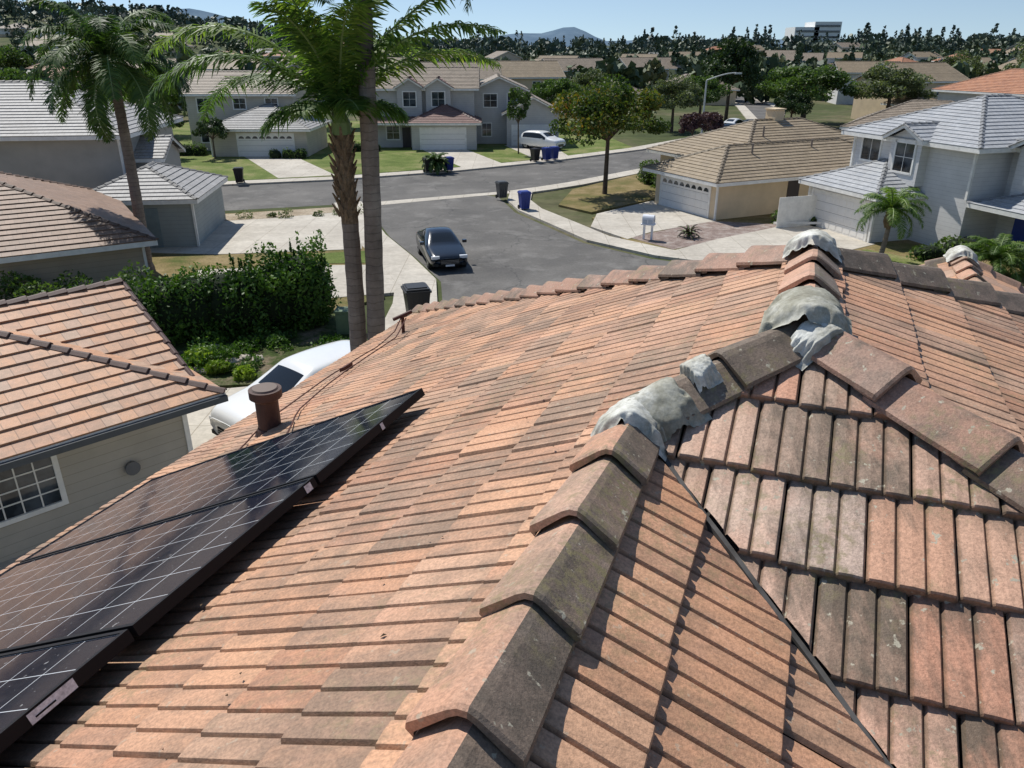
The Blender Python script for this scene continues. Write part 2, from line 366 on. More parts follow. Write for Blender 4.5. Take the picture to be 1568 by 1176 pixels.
for (a0,a1,b0,b1) in ((-1.5,9.65,we-.06,we-.02),(9.6,9.64,we-.02,5.5)): mb.box(a0,a1,b0,b1,zl(we)-.22,zl(we)-.03,TRIM,lambda a,b,c:W(a,b,c))
mb.obj('stucco_walls',own)
mb=MB()
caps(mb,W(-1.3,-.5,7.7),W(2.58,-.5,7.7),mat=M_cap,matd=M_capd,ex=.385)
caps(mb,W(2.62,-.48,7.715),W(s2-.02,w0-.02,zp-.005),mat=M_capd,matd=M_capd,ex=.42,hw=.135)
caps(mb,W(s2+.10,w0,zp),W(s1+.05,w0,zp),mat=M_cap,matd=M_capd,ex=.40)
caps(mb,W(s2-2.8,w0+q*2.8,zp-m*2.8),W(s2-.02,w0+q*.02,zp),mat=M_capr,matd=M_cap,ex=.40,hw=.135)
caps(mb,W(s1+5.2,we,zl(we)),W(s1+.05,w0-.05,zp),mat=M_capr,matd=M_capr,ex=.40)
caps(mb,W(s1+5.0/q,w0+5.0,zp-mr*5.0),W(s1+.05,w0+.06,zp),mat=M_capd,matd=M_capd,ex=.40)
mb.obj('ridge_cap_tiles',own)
# mortar bedding trowelled over the cap joints
def blob(name,c,rx,ry,rz,seed,mat,rot=0,amp=.35,sub=5):
    bm=bmesh.new(); bmesh.ops.create_icosphere(bm,subdivisions=sub,radius=1)
    for v in bm.verts:
        p=v.co*1.3+Vector((seed,seed*2,0)); d=1+amp*noise.noise(p)+amp*.4*noise.noise(p*2.7)+amp*.12*noise.noise(p*7)
        v.co=Vector((v.co.x*rx*d,v.co.y*ry*d,v.co.z*rz*d))
    me=bpy.data.meshes.new(name); bm.to_mesh(me); bm.free(); me.materials.append(mat)
    me.polygons.foreach_set('use_smooth',[True]*len(me.polygons))
    o=bpy.data.objects.new(name,me); o.location=c; o.rotation_euler=(0,0,rot-R(21)); return link(o,own)
def saddle(name,c,T,ln,hw,drop,rise,mat,seed,soft=.25,n=46):
    c=Vector(c); T=Vector(T).normalized(); Sd=T.cross(Vector((0,0,1))).normalized(); N=Sd.cross(T).normalized(); mb=MB(); G=[]
    for i in range(n+1):
        row=[]
        for j in range(n+1):
            t_=-1+2*i/n; u=-1+2*j/n
            nz=noise.noise(Vector((t_*1.6+seed,u*1.6,seed*.7)))*.26+noise.noise(Vector((t_*5+seed,u*5,1)))*.14
            r=max(abs(t_),abs(u)*.98)*.55+math.hypot(t_,u)*.38+nz
            k=min(1,max(0,(r-.66)/.3)); k=k*k*(3-2*k)
            sa=math.sqrt(u*u+soft*soft)-soft
            h=rise-drop*sa*1.25-k*.06+.003*noise.noise(Vector((t_*4,u*4,seed)))+.0025*noise.noise(Vector((t_*11,u*11,seed)))
            row.append(c+T*(t_*ln)+Sd*(u*hw)+N*h)
        G.append(row)
    for i in range(n):
        for j in range(n): mb.face([G[i][j],G[i][j+1],G[i+1][j+1],G[i+1][j]],mat)
    return mb.obj(name,own,weld=True,smooth=True)
def mort(name,st):
    t=NT(name); co=t.coord(); c=t.ramp(t.noise(7,7,.7,co),st)
    c=t.mix(1.0,c,t.ramp(t.noise(70,4,.7,co),[(.3,.8),(.65,1.08)]),'MULTIPLY')
    t.bsdf(c,.8,.25,0,t.bump(t.noise(34,6,.75,co),.45,.006)); return t.m
M_mort=mort('mortar_sealant',[(.34,(.30,.285,.23)),(.46,(.46,.45,.39)),(.56,(.60,.595,.54)),(.66,(.70,.70,.65))])
M_mort2=mort('dark_mortar',[(.34,(.20,.185,.14)),(.48,(.31,.30,.24)),(.60,(.44,.43,.37)),(.70,(.60,.60,.55))])
T1=Wd(1,0); TH=W(1,1,m)
saddle('mortar_joint',W(2.53,-.5,7.7),T1,.095,.150,.105,.118,M_mort,3)
saddle('mortar_joint_2',W(2.66,-.42,7.735),TH,.13,.145,.095,.118,M_mort2,9,.30)
saddle('mortar_joint_3',W(2.80,-.29,7.80),TH,.055,.075,.04,.130,M_mort,15,.4)
saddle('mortar_joint_4',W(3.20,.055,zp),T1,.17,.175,.115,.135,M_mort2,21,.6)
saddle('mortar_joint_5',W(3.08,.10,zp-.03),W(-1,q,-m),.075,.15,.10,.105,M_mort,33,.4)
saddle('mortar_joint_6',W(4.42,.05,zp),T1,.10,.15,.10,.140,M_mort,41,.5)
M_flash=plain('lead_flashing',(.085,.08,.075),.6,.3,.2,.5,9)
mb=MB(); n=52
def valp(d,off,h):
    off+=.006*noise.noise(Vector((d*5,0,0)))
    return W(2.6-d+off*.707,-.5+d+off*.707,7.7-m*d+h)
for i in range(n):
    d0=i*.055;d1=(i+1)*.055; h0=.010*noise.noise(Vector((d0*4,7,0)));h1=.010*noise.noise(Vector((d1*4,7,0)))
    for (a,ha,b,hb) in ((-.07,-.01,-.012,-.004),(-.012,-.004,-.008,.022),(-.008,.022,.008,.024),(.008,.024,.012,-.004),(.012,-.004,.07,-.01)):
        mb.face([valp(d0,a,ha+h0),valp(d0,b,hb+h0),valp(d1,b,hb+h1),valp(d1,a,ha+h1)],M_flash)
mb.obj('valley_flashing',own)
mb=MB(); gd=random.Random(5)
for i in range(130):
    s_=gd.uniform(.4,6); w_=gd.uniform(-4.5,-.75)
    if s_<3.9 and w_<-2: continue
    p=W(s_,w_,zl(w_)+.036); a=gd.random()*6; r_=gd.uniform(.004,.012)
    u=Wd(math.cos(a),math.sin(a),m*math.sin(a))*r_; v=Wd(-math.sin(a),math.cos(a),m*math.cos(a))*r_*.6
    mb.face([p-u,p-v+Vector((0,0,.005)),p+u,p+v+Vector((0,0,.004))],plain('dry_leaf',(.10,.065,.035),.9,var=.6,scale=2))
mb.obj('roof_debris',own)
mb=MB(); zw=6.72; ww=1.75
course_plane(mb,[W(5.5,ww,zw),W(10.3,ww,zw),W(10.3,ww-2.6,zw-m*2.6),W(5.5,ww-2.6,zw-m*2.6)],M_tN)
course_plane(mb,[W(5.5,ww,zw),W(10.3,ww,zw),W(10.3,ww+3.6,zw-m*3.6),W(5.5,ww+3.6,zw-m*3.6)],M_tN)
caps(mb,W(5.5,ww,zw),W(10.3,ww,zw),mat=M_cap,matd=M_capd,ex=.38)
caps(mb,W(10.3,ww-2.6,zw-m*2.6),W(10.3,ww,zw),mat=M_cap,matd=M_capd,ex=.38,hw=.1)
caps(mb,W(10.3,ww+3.6,zw-m*3.6),W(10.3,ww,zw),mat=M_cap,matd=M_capd,ex=.38,hw=.1)
mb.box(9.0,10.0,ww-2.1,ww+3.1,0,5.2,W_own,lambda a,b,c:W(a,b,c))
mb.obj('rear_wing_roof',own)
saddle('mortar_joint_7',W(10.2,ww,zw),T1,.18,.17,.11,.15,M_mort,51,.5)
M_pipe=plain('brown_vent_paint',(.085,.05,.042),.6,.3,0,.3,6)
mb=MB(); b=W(4.73,-4.02,zl(-4.02))
mb.tube(b-Vector((0,0,.1)),b+Vector((0,0,.36)),.095,.095,M_pipe,24)
mb.tube(b+Vector((0,0,.30)),b+Vector((0,0,.33)),.10,.135,M_pipe,24,False)
mb.tube(b+Vector((0,0,.33)),b+Vector((0,0,.40)),.135,.135,M_pipe,24)
mb.tube(b+Vector((0,0,.401)),b+Vector((0,0,.415)),.11,.10,plain('vent_cap_top',(.16,.12,.10),.6),24)
mb.tube(b-Vector((0,0,.1)),b+Vector((0,0,.05)),.17,.10,M_pipe,24,False)
mb.obj('vent_pipe',own)
M_cable=plain('red_brown_cable',(.09,.035,.028),.6)
mb=MB(); 
def cable(pts,r=.007):
    P=[]
    for a,b in zip(pts[:-1],pts[1:]): P+=[a.lerp(b,k/4) for k in range(4)]
    P.append(pts[-1]); P=[p+Vector((.02*noise.noise(p*2),.02*noise.noise(p*2+Vector((9,0,0))),.008*noise.noise(p*3))) for p in P]
    for a,b in zip(P[:-1],P[1:]): mb.tube(a,b,r,r,M_cable,6,False)
def sl(s,w,h=.05): return W(s,w,zl(w)+h)
cable([sl(7.6,-4.3,.24),sl(7.4,-4.30,.12),sl(7.0,-4.33,.07),sl(6.3,-4.42,.06),sl(5.5,-4.35,.06),sl(4.9,-4.2,.06),sl(4.2,-3.9,.06),sl(3.9,-3.7,.06)])
cable([sl(7.6,-4.25,.2),sl(7.1,-4.12,.08),sl(6.4,-4.18,.06),sl(5.6,-4.1,.06),sl(5.0,-3.9,.06),sl(4.0,-3.3,.06)])
mb.tube(sl(7.6,-4.3,0),sl(7.6,-4.3,.26),.02,.02,M_cable,8); mb.tube(sl(7.55,-4.4,.25),sl(7.65,-4.2,.25),.022,.022,M_cable,8); mb.box(-.08,.08,-.03,.03,0,.04,M_cable,lambda a,b_,c:sl(6.35+a,-4.30+b_,.05+c))
mb.obj('roof_cable',own)
# ---------------------------------------------------------------- solar panels
t=NT('solar_cells'); uv=t.node('ShaderNodeUVMap').outputs[0]; sep=t.node('ShaderNodeSeparateXYZ',{0:uv})
def gl(o,n,wd):
    f=t.math('FRACT',t.math('MULTIPLY',o,n)); d=t.math('ABSOLUTE',t.math('SUBTRACT',f,.5)); return t.math('GREATER_THAN',d,.5-wd)
gx=gl(sep.outputs[0],6,.010); gy=gl(sep.outputs[1],12,.010)
grid=t.math('MAXIMUM',gx,gy)
bus=t.math('MULTIPLY',gl(sep.outputs[0],30,.03),.08)
co=t.coord(); dust=t.ramp(t.noise(5,6,.75,co),[(.5,0.),(.85,.04)])
spots=t.math('MULTIPLY',t.ramp(t.noise(42,2,.5,co),[(.71,0.),(.75,1.)]),.5)
c=t.mix(bus,(.004,.007,.018),(.12,.13,.15)); c=t.mix(t.math('MULTIPLY',grid,.95),c,(.60,.63,.66)); c=t.mix(dust,c,(.22,.25,.30)); c=t.mix(spots,c,(.5,.5,.5))
rg=t.ramp(t.noise(5,6,.75,co),[(.3,.04),(.8,.12)])
t.bsdf(c,rg,.25); M_cell=t.m
M_frame=plain('black_anodised_frame',(.009,.009,.011),.5,.2,0,.1)
M_label=plain('white_label',(.75,.75,.75),.5,var=.3,scale=60)
zc=lambda w: 9-.91+.48*w
N=Wd(0,-1)*m+Vector((0,0,1)); N.normalize()
def pp(s,w,h): return W(s,w,zc(w))+N*h
for i,(a,b) in enumerate(((-1.87,-.75),(-.73,.39),(.41,1.53),(1.55,2.67),(2.69,3.81))):
    mb=MB(); wa,wb=-4.44,-2.05; fr=.018
    mb.face([pp(a+fr,wa+fr,-.002),pp(b-fr,wa+fr,-.002),pp(b-fr,wb-fr,-.002),pp(a+fr,wb-fr,-.002)],M_cell,0,[(0,0),(1,0),(1,1),(0,1)])
    for (sa,sb_,wa_,wb_) in ((a,a+fr,wa,wb),(b-fr,b,wa,wb),(a+fr,b-fr,wa,wa+fr),(a+fr,b-fr,wb-fr,wb)):
        c8=[pp(x,y,h) for h in (-.045,.003) for x,y in ((sa,wa_),(sb_,wa_),(sb_,wb_),(sa,wb_))]
        for qd in ((0,3,2,1),(4,5,6,7),(0,1,5,4),(1,2,6,5),(2,3,7,6),(3,0,4,7)): mb.face([c8[x] for x in qd],M_frame)
    mb.face([pp(a+.01,wa+.01,-.04),pp(b-.01,wa+.01,-.04),pp(b-.01,wb-.01,-.04),pp(a+.01,wb-.01,-.04)],M_frame)
    if i in (1,2,3,4):
        lx,ll={1:(b-.24,.17),2:(b-.36,.17),3:(b-.09,.05),4:(a+.6,.03)}[i]
        lx=lx if i!=2 else 1.12
        mb.face([pp(lx,wb+.003,-.042),pp(lx+ll,wb+.003,-.042),pp(lx+ll,wb+.003,-.004),pp(lx,wb+.003,-.004)],M_label)
        if i==2: mb.face([pp(lx+.02,wb+.004,-.03),pp(lx+ll*.55,wb+.004,-.03),pp(lx+ll*.55,wb+.004,-.024),pp(lx+.02,wb+.004,-.024)],M_frame)
    mb.obj('solar_panel',None)
mb=MB()
for w in (-2.5,-3.9):
    c8=[W(x,y,zc(y)-h) for h in (.10,.055) for x,y in ((-1.8,w-.02),(3.78,w-.02),(3.78,w+.02),(-1.8,w+.02))]
    for qd in ((0,3,2,1),(4,5,6,7),(0,1,5,4),(1,2,6,5),(2,3,7,6),(3,0,4,7)): mb.face([c8[x] for x in qd],M_frame)
    for s_ in np.arange(-1.5,3.8,1.0):
        mb.tube(W(s_,w,zl(w)),W(s_,w,zc(w)-.08),.02,.02,M_frame,8)
mb.obj('mounting_rails',own)
# ---------------------------------------------------------------- ground
xs=np.concatenate([np.linspace(-3500,-400,14)[:-1],np.linspace(-400,400,33),np.linspace(400,3500,14)[1:]])
ys=np.concatenate([np.linspace(-150,200,15)[:-1],np.linspace(200,1200,41),np.linspace(1200,4200,8)[1:]])
def sst(a,b,x):
    t=min(1,max(0,(x-a)/(b-a))); return t*t*(3-2*t)
def gh(x,y):
    if y<140: return 0.
    r=x/max(y,1)
    h=sst(180,620,y)*(6+27*sst(-.05,-.62,r)+ 3*sst(.1,.6,r))+ sst(200,500,y)*3*noise.noise(Vector((x*.006,y*.006,0)))
    return h
vs=[(x,y,gh(x,y)) for y in ys for x in xs]; nx=len(xs)
fs=[(j*nx+i,j*nx+i+1,(j+1)*nx+i+1,(j+1)*nx+i) for j in range(len(ys)-1) for i in range(nx-1)]
me=bpy.data.meshes.new('ground'); me.from_pydata(vs,[],fs); me.materials.append(M_ground); me.polygons.foreach_set('use_smooth',[True]*len(fs)); link(bpy.data.objects.new('ground',me))
t=NT('hazy_hillside'); t.bsdf(t.ramp(t.noise(.01,6,.6),[(.35,(.09,.14,.20)),(.65,(.14,.20,.26))]),1.,0.); M_hill=t.m  # blue of the aerial haze is painted into the hill colour
hv=[];hf=[];n=160
for i in range(n+1):
    x=-3200+6800*i/n; r=x/2900
    top=44+95*math.exp(-((r+.42)/.10)**2)+60*sst(-.3,-.7,r)+42*math.exp(-((r-.08)/.03)**2)+22*math.exp(-((r-.01)/.05)**2)+14*noise.noise(Vector((x*.004,3,0)))+6*noise.noise(Vector((x*.015,3,0)))
    hv+= [(x,2900,-5),(x,3150,top*.6),(x,3300,top),(x,3700,-5)]
    if i: 
        b=(i-1)*4
        for q_ in range(3): hf.append((b+q_,b+4+q_,b+5+q_,b+1+q_))
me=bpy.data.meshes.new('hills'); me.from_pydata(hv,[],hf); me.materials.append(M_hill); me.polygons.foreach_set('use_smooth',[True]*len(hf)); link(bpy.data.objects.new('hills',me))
def slab(name,pts,z1,mat,z0=0.0):
    mb=MB(); mb.prism(pts,z0,z1,mat); return mb.obj(name)
main_far=[(-110,32),(-60,44.5),(-38.7,52.3),(-21.2,56.1),(-12.9,58.7),(-4.4,63.2),(2.6,68.3),(12.6,77.5),(24,92),(34,112),(40,140),(44,180)]
main_near=[(-108,20),(-60,31),(-32.2,41.5),(-18.4,46.8),(-8.3,50.0),(-2.7,52.6),(4,57.2),(10.6,64.6),(20.5,78),(31,98),(44,135),(50,180)]
slab('main_road',main_far+main_near[::-1],.006,M_asph)
cul=[(-7.6,51),(-2.7,53.2),(-.9,51.8),(.2,46.5),(1.9,42.6),(3.6,38.6),(6.5,35.4),(9.6,33.6),(13.5,31.5),(15,27),(14,20),(9,16),(3,16),(-1.0,20.5),(-2.6,25.6),(-2.65,28.2),(-3.0,31.5),(-4.5,35.5),(-6.4,40),(-8.3,46),(-9.4,49.6)]
slab('cul_de_sac_road',cul,.010,M_asph)
def offs(pl,d):
    out=[]
    for i,p in enumerate(pl):
        a=pl[max(0,i-1)];b=pl[min(len(pl)-1,i+1)]; dx,dy=b[0]-a[0],b[1]-a[1];L=math.hypot(dx,dy); out.append((p[0]-dy/L*d,p[1]+dx/L*d))
    return out
slab('pavement',main_far+offs(main_far,1.5)[::-1],.13,M_conc)
L1=[p for p in main_near if p[0]<-9]; slab('pavement',L1+offs(L1,-1.4)[::-1],.13,M_conc)
R1=[(-.2,53.6),(2,55.4)]+[p for p in main_near if p[0]>3]; slab('pavement',R1+offs(R1,-1.4)[::-1],.13,M_conc)
WL=[(-9.6,49.6),(-8.5,46),(-6.6,40),(-4.7,35.5),(-3.2,31.5),(-2.85,28.2),(-2.9,25.6),(-1.8,21.5),(1,17)]
slab('pavement',WL+offs(WL,-1.7)[::-1],.131,M_conc)
WR=[(-.1,53.5),(-.3,50),(.4,46.7),(2.1,42.8),(3.8,38.8),(6.7,35.6),(9.8,33.8),(13.8,31.7),(15.3,27)]
slab('pavement',WR+offs(WR,1.5)[::-1],.131,M_conc)
slab('cross_gutter',[(-9,49.9),(-2.7,53.0),(.2,54.4),(.4,53.5),(-2.6,52.0),(-8.7,48.7)],.016,M_conc)
slab('lawn',[(-60,46),(-38,54),(-21.5,57.8),(-13.5,60.4),(-5,65),(2,70),(12,79),(8,110),(-80,110)],.118,M_lawn)
slab('lawn',[(2.9,48.4),(4.2,54.2),(10,61.6),(11,57),(9.3,50.5),(4.7,46.0)],.138,M_drylawn)
slab('side_yard',[(-30,41),(-18.6,45.2),(-9,48.4),(-6.5,36),(-5,29),(-12,22),(-30,20)],.10,M_drylawn)
slab('bare_soil',[(-18.6,42.8),(-17.5,45.2),(-9.9,48.0),(-9.3,46.6),(-10.4,46.0),(-14,44.2)],.128,M_sand)
slab('driveway',[(-17.5,44.2),(-10.4,46.2),(-8.3,42.5),(-7.6,38.5),(-7.3,36.9),(-14,35.8),(-18,36.2)],.122,M_conc)
slab('driveway',[(-13.8,33.0),(-8.6,33.8),(-5.3,33.9),(-4.6,29.6),(-7.2,28.8),(-12.2,29.2)],.122,M_conc)
slab('lawn',[(-9.5,35.9),(-7.1,36.5),(-5.8,34.3),(-8.6,34.1)],.121,M_lawn)
slab('planting_bed',[(-12,26.5),(-6,26.8),(-4.6,24.6),(-4.2,21.6),(-6.2,20.6),(-9.6,20.2),(-13,22)],.11,M_bed)
slab('driveway',[(-12,15),(-9.5,19.8),(-6.2,20.6),(-4.4,21.4),(-3.8,23.5),(-1,20),(2,15),(-2,9),(-9,9)],.115,M_conc)
slab('front_yard',[(4.6,44.5),(9.3,50.5),(12,58),(30,70),(60,60),(60,20),(16,20),(15.2,29),(10,34.6),(6,37.6)],.108,M_drylawn)
slab('driveway',[(4.3,42.0),(5.0,45.6),(9.0,49.9),(11.6,43.6),(7.3,40.6),(5.9,39)],.124,M_conc)
slab('gravel_bed',[(6.1,39.3),(7.4,40.5),(11.2,43.5),(15.6,42.4),(14.5,41.4),(7.8,36.8)],.12,M_gravel)
slab('driveway',[(7.6,36.4),(10.5,39.0),(16.2,43.2),(18.1,37.9),(12.5,33.9),(10,34.6)],.124,M_conc)
slab('lawn',[(12.9,33.9),(17.2,36.8),(19.2,34.2),(15.6,31.6)],.121,M_lawn)
slab('driveway',[(-24.2,72),(-19.6,72),(-13.6,60.8),(-17.6,59.3)],.125,M_conc)
slab('driveway',[(-8.6,77),(-4.4,77.3),(-.6,66.8),(-4,64.8)],.125,M_conc)
slab('driveway',[(-.8,81),(4,81),(5.2,72),(2.2,69.8)],.125,M_conc)
# ---------------------------------------------------------------- houses
class House:
    def __init__(s,name,O,ang):
        s.e=empty(name,(O[0],O[1],0),ang); s.w=MB(); s.r=MB(); s.d=MB()
    def block(s,x0,x1,y0,y1,z0,z1,mat): s.w.box(x0,x1,y0,y1,z0,z1,mat)
    def hip(s,x0,x1,y0,y1,z,p,mat,oh=.5,cap=None,axis=None,trim=True):
        x0-=oh;x1+=oh;y0-=oh;y1+=oh; dx,dy=x1-x0,y1-y0; cap=cap or mat
        if dx>=dy: h=p*dy/2; A=(x0+dy/2,(y0+y1)/2,z+h);B=(x1-dy/2,(y0+y1)/2,z+h)
        else: h=p*dx/2; A=((x0+x1)/2,y0+dx/2,z+h);B=((x0+x1)/2,y1-dx/2,z+h)
        c=[(x0,y0,z),(x1,y0,z),(x1,y1,z),(x0,y1,z)]
        if dx>=dy: pl=[[c[0],c[1],B,A],[c[1],c[2],B],[c[2],c[3],A,B],[c[3],c[0],A]]; hp=[(c[0],A),(c[3],A),(c[1],B),(c[2],B)]
        else: pl=[[c[0],c[1],A],[c[1],c[2],B,A],[c[2],c[3],B],[c[3],c[0],A,B]]; hp=[(c[0],A),(c[1],A),(c[2],B),(c[3],B)]
        for q_ in pl: course_plane(s.r,q_,mat)
        for a,b in hp: caps(s.r,a,b,.11,.06,.05,.4,cap)
        if (Vector(A)-Vector(B)).length>.3: caps(s.r,A,B,.11,.06,.05,.4,cap)
        s.eave(x0,x1,y0,y1,z)
    def eave(s,x0,x1,y0,y1,z):
        h=.2
        for b in ((x0,x1,y0,y0+.04),(x0,x1,y1-.04,y1),(x0,x0+.04,y0+.04,y1-.04),(x1-.04,x1,y0+.04,y1-.04)): s.d.box(*b,z-h,z-.012,TRIM)
        s.d.face([(x0,y0,z-.1),(x1,y0,z-.1),(x1,y1,z-.1),(x0,y1,z-.1)],TRIM)
    def gable(s,x0,x1,y0,y1,z,p,mat,oh=.4,axis='x',wall=None,cap=None):
        cap=cap or mat; X0,X1,Y0,Y1=x0-oh,x1+oh,y0-oh,y1+oh
        if axis=='x':
            ym=(y0+y1)/2; h=p*(Y1-Y0)/2; A=(X0,ym,z+h);B=(X1,ym,z+h)
            pl=[[(X0,Y0,z),(X1,Y0,z),B,A],[(X1,Y1,z),(X0,Y1,z),A,B]]
            if wall:
                for x in (x0,x1): s.w.face([(x,y0,z),(x,y1,z),(x,ym,z+p*(y1-y0)/2)],wall)
            rk=[((X0,Y0,z),A),((X0,Y1,z),A),((X1,Y0,z),B),((X1,Y1,z),B)]
        else:
            xm=(x0+x1)/2; h=p*(X1-X0)/2; A=(xm,Y0,z+h);B=(xm,Y1,z+h)
            pl=[[(X0,Y0,z),(X0,Y1,z),B,A],[(X1,Y0,z),(X1,Y1,z),B,A]]
            if wall:
                for y in (y0,y1): s.w.face([(x0,y,z),(x1,y,z),(xm,y,z+p*(x1-x0)/2)],wall)
            rk=[((X0,Y0,z),A),((X1,Y0,z),A),((X0,Y1,z),B),((X1,Y1,z),B)]
        for q_ in pl: course_plane(s.r,q_,mat)
        caps(s.r,A,B,.11,.06,.05,.4,cap)
        for a,b in rk:
            a=Vector(a);b=Vector(b); s.d.face([a-Vector((0,0,.19)),b-Vector((0,0,.19)),b-Vector((0,0,.0)),a-Vector((0,0,.0))],TRIM)
            caps(s.r,a,b,.07,.05,.04,.4,cap)
        if axis=='x':
            for y in (Y0,Y1): s.d.box(X0,X1,y-.02,y+.02,z-.19,z-.012,TRIM)
        else:
            for x in (X0,X1): s.d.box(x-.02,x+.02,Y0,Y1,z-.19,z-.012,TRIM)
    def win(s,face,pos,c,z,w,h,nx=2,ny=2,trim=.1,glass=None):
        sg=-1 if face[0]=='-' else 1
        def B(a0,a1,d0,d1,z0,z1,mat):
            lo,hi=sorted((pos+sg*d0,pos+sg*d1))
            if face[1]=='y': s.d.box(a0,a1,lo,hi,z0,z1,mat)
            else: s.d.box(lo,hi,a0,a1,z0,z1,mat)
        B(c-w/2,c+w/2,-.02,.008,z,z+h,glass or GL)
        B(c-w/2-trim,c-w/2,0,.05,z-trim,z+h+trim,TRIM);B(c+w/2,c+w/2+trim,0,.05,z-trim,z+h+trim,TRIM)
        B(c-w/2,c+w/2,0,.048,z+h,z+h+trim,TRIM);B(c-w/2,c+w/2,0,.06,z-trim,z,TRIM)
        for i in range(1,nx):
            x=c-w/2+w*i/nx; B(x-.013,x+.013,.008,.026,z,z+h,TRIM)
        for i in range(1,ny):
            y=z+h*i/ny; B(c-w/2,c+w/2,.008,.024,y-.013,y+.013,TRIM)
    def garage(s,face,pos,c,w=4.4,h=2.0,arch=True):
        sg=-1 if face[0]=='-' else 1
        def B(a0,a1,d0,d1,z0,z1,mat):
            lo,hi=sorted((pos+sg*d0,pos+sg*d1))
            if face[1]=='y': s.d.box(a0,a1,lo,hi,z0,z1,mat)
            else: s.d.box(lo,hi,a0,a1,z0,z1,mat)
        B(c-w/2,c+w/2,0,.012,.12,h,DARKDOOR)
        for i in range(4):
            z0=.12+(h-.12)*i/4; z1=.12+(h-.12)*(i+1)/4
            B(c-w/2,c+w/2,.012,.03,z0+.008,z1-.008,GAR)
            nn=8
            for k in range(nn):
                x0=c-w/2+w*k/nn+.06; x1=c-w/2+w*(k+1)/nn-.06
                if i==3 and arch:
                    n_=7; zb=z0+.14; xm=(x0+x1)/2; hw_=(x1-x0)/2; yy=pos+sg*.036
                    arc=[(xm+hw_*math.cos(math.pi*j/n_),zb+.22*math.sin(math.pi*j/n_)) for j in range(n_+1)]
                    s.d.face([(a_,yy,z_) if face[1]=='y' else (yy,a_,z_) for a_,z_ in arc],GL)
                else: B(x0,x1,.03,.042,z0+.09,z1-.09,GAR)
        B(c-w/2-.14,c-w/2,0,.06,.1,h+.14,TRIM);B(c+w/2,c+w/2+.14,0,.06,.1,h+.14,TRIM);B(c-w/2,c+w/2,0,.06,h,h+.14,TRIM)
    def done(s):
        s.w.obj('walls',s.e)
        s.r.obj('roof',s.e); 
        if s.d.f: s.d.obj('windows_and_trim',s.e)
N_=House('grey_neighbour_house',(-5.98,14.65),R(225))
N_.block(.7,13,-7.2,-.7,0,2.44,W_N)
N_.hip(.5,13.4,-7.0,-.5,2.45,.42,M_tN,.5,M_tM)
N_.gable(.6,9,-7.2,-1.5,2.50,.46,M_tN,.4,'x',W_N,M_tM)
N_.win('+y',-.7,4.05,.95,1.6,1.05,5,4)
N_.d.box(.62,.72,-.76,-.66,0,2.4,TRIM); N_.d.box(.0,13.9,.0,.09,2.27,2.40,plain('dark_gutter',(.08,.09,.10),.5))
N_.d.tube((1.9,-.69,1.15),(1.9,-.58,1.15),.13,.15,plain('wall_vent',(.15,.15,.15),.6),14)
N_.done()
B_=House('brown_roof_house',(-13.3,28.6),math.atan2(-.538,-.843))
B_.block(.5,14,-11.5,-.5,0,2.44,W_B); B_.hip(.5,13.5,-11.5,-.5,2.45,.42,M_tB,.5); B_.d.box(.42,.52,-.56,-.46,0,2.35,TRIM); B_.done()
A=House('two_storey_grey_house',(-14.1,37.2),math.atan2(-.13,-.99))
A.block(1.3,6.4,-7,-.4,0,2.44,W_Alap); A.hip(1.4,6.2,-6.5,-.5,2.45,.42,M_tA,.5)
A.block(5.6,18,-15,-4.9,0,4.98,W_A); A.hip(5.6,18,-15,-4.9,5.0,.42,M_tA,.6); A.gable(4.2,7.5,-10.5,-6.6,3.6,.42,M_tA,.3,'x',W_A)
A.block(4.2,5.6,-10.5,-6.6,0,3.6,W_A)
A.d.box(2.9,3.7,-.4,-.36,.1,2.0,plain('teal_door',(.22,.27,.28),.5)); A.win('+y',-4.9,13.5,3.3,1.4,1.1)
A.d.box(5.53,5.63,-4.93,-4.83,0,4.9,TRIM)
A.d.box(1.22,1.32,-.46,-.34,0,2.3,TRIM); A.done()
D=House('garage_front_house',(-27,72),0)
D.block(0,8.6,0,8,0,2.5,W_D); D.hip(0,8.6,0,8,2.5,.4,M_tA,.5); D.garage('-y',0,4.9,4.9,2.0)
D.block(-3.5,6.5,4.5,13,0,5.2,W_D); D.gable(-3.5,6.5,4.5,13,5.2,.4,M_tC,.4,'x',W_D); 
D.win('-y',4.5,-1.8,3.6,1.3,1.2);D.win('-y',4.5,1.5,3.9,1.1,.9); D.win('-y',4.5,-1.8,.9,1.4,1.3); D.d.box(-.1,.0,-.05,.05,0,2.4,TRIM)
D.win('-y',4.5,4.5,3.9,1.1,.9); D.done()
C=House('two_storey_gabled_house',(-9.6,77),R(2))
C.block(0,6.2,0,8,0,2.6,W_C); C.hip(0,6.2,0,8,2.6,.42,M_tM,.5); C.garage('-y',0,3.0,4.2,2.05,False)
C.block(-5,6,3.5,12,0,5.5,W_C); C.gable(-5,6,3.5,12,5.5,.38,M_tC,.5,'x',W_C)
for gx_ in (-.3,2.5):
    C.block(gx_-1.2,gx_+1.2,2.9,4.5,2.6,5.6,W_C); C.gable(gx_-1.2,gx_+1.2,2.9,6.5,5.6,.6,M_tM,.3,'y',W_C); C.win('-y',2.9,gx_,3.9,1.2,1.3)
C.block(-4.5,-.2,2.2,3.5,0,2.5,W_C); C.gable(-4.6,0,1.2,3.2,2.5,.35,M_tM,.3,'x'); C.win('-y',2.2,-2,.9,1.2,1.2); C.d.box(-1.1,-.3,2.15,2.2,.1,2.0,DARKDOOR)
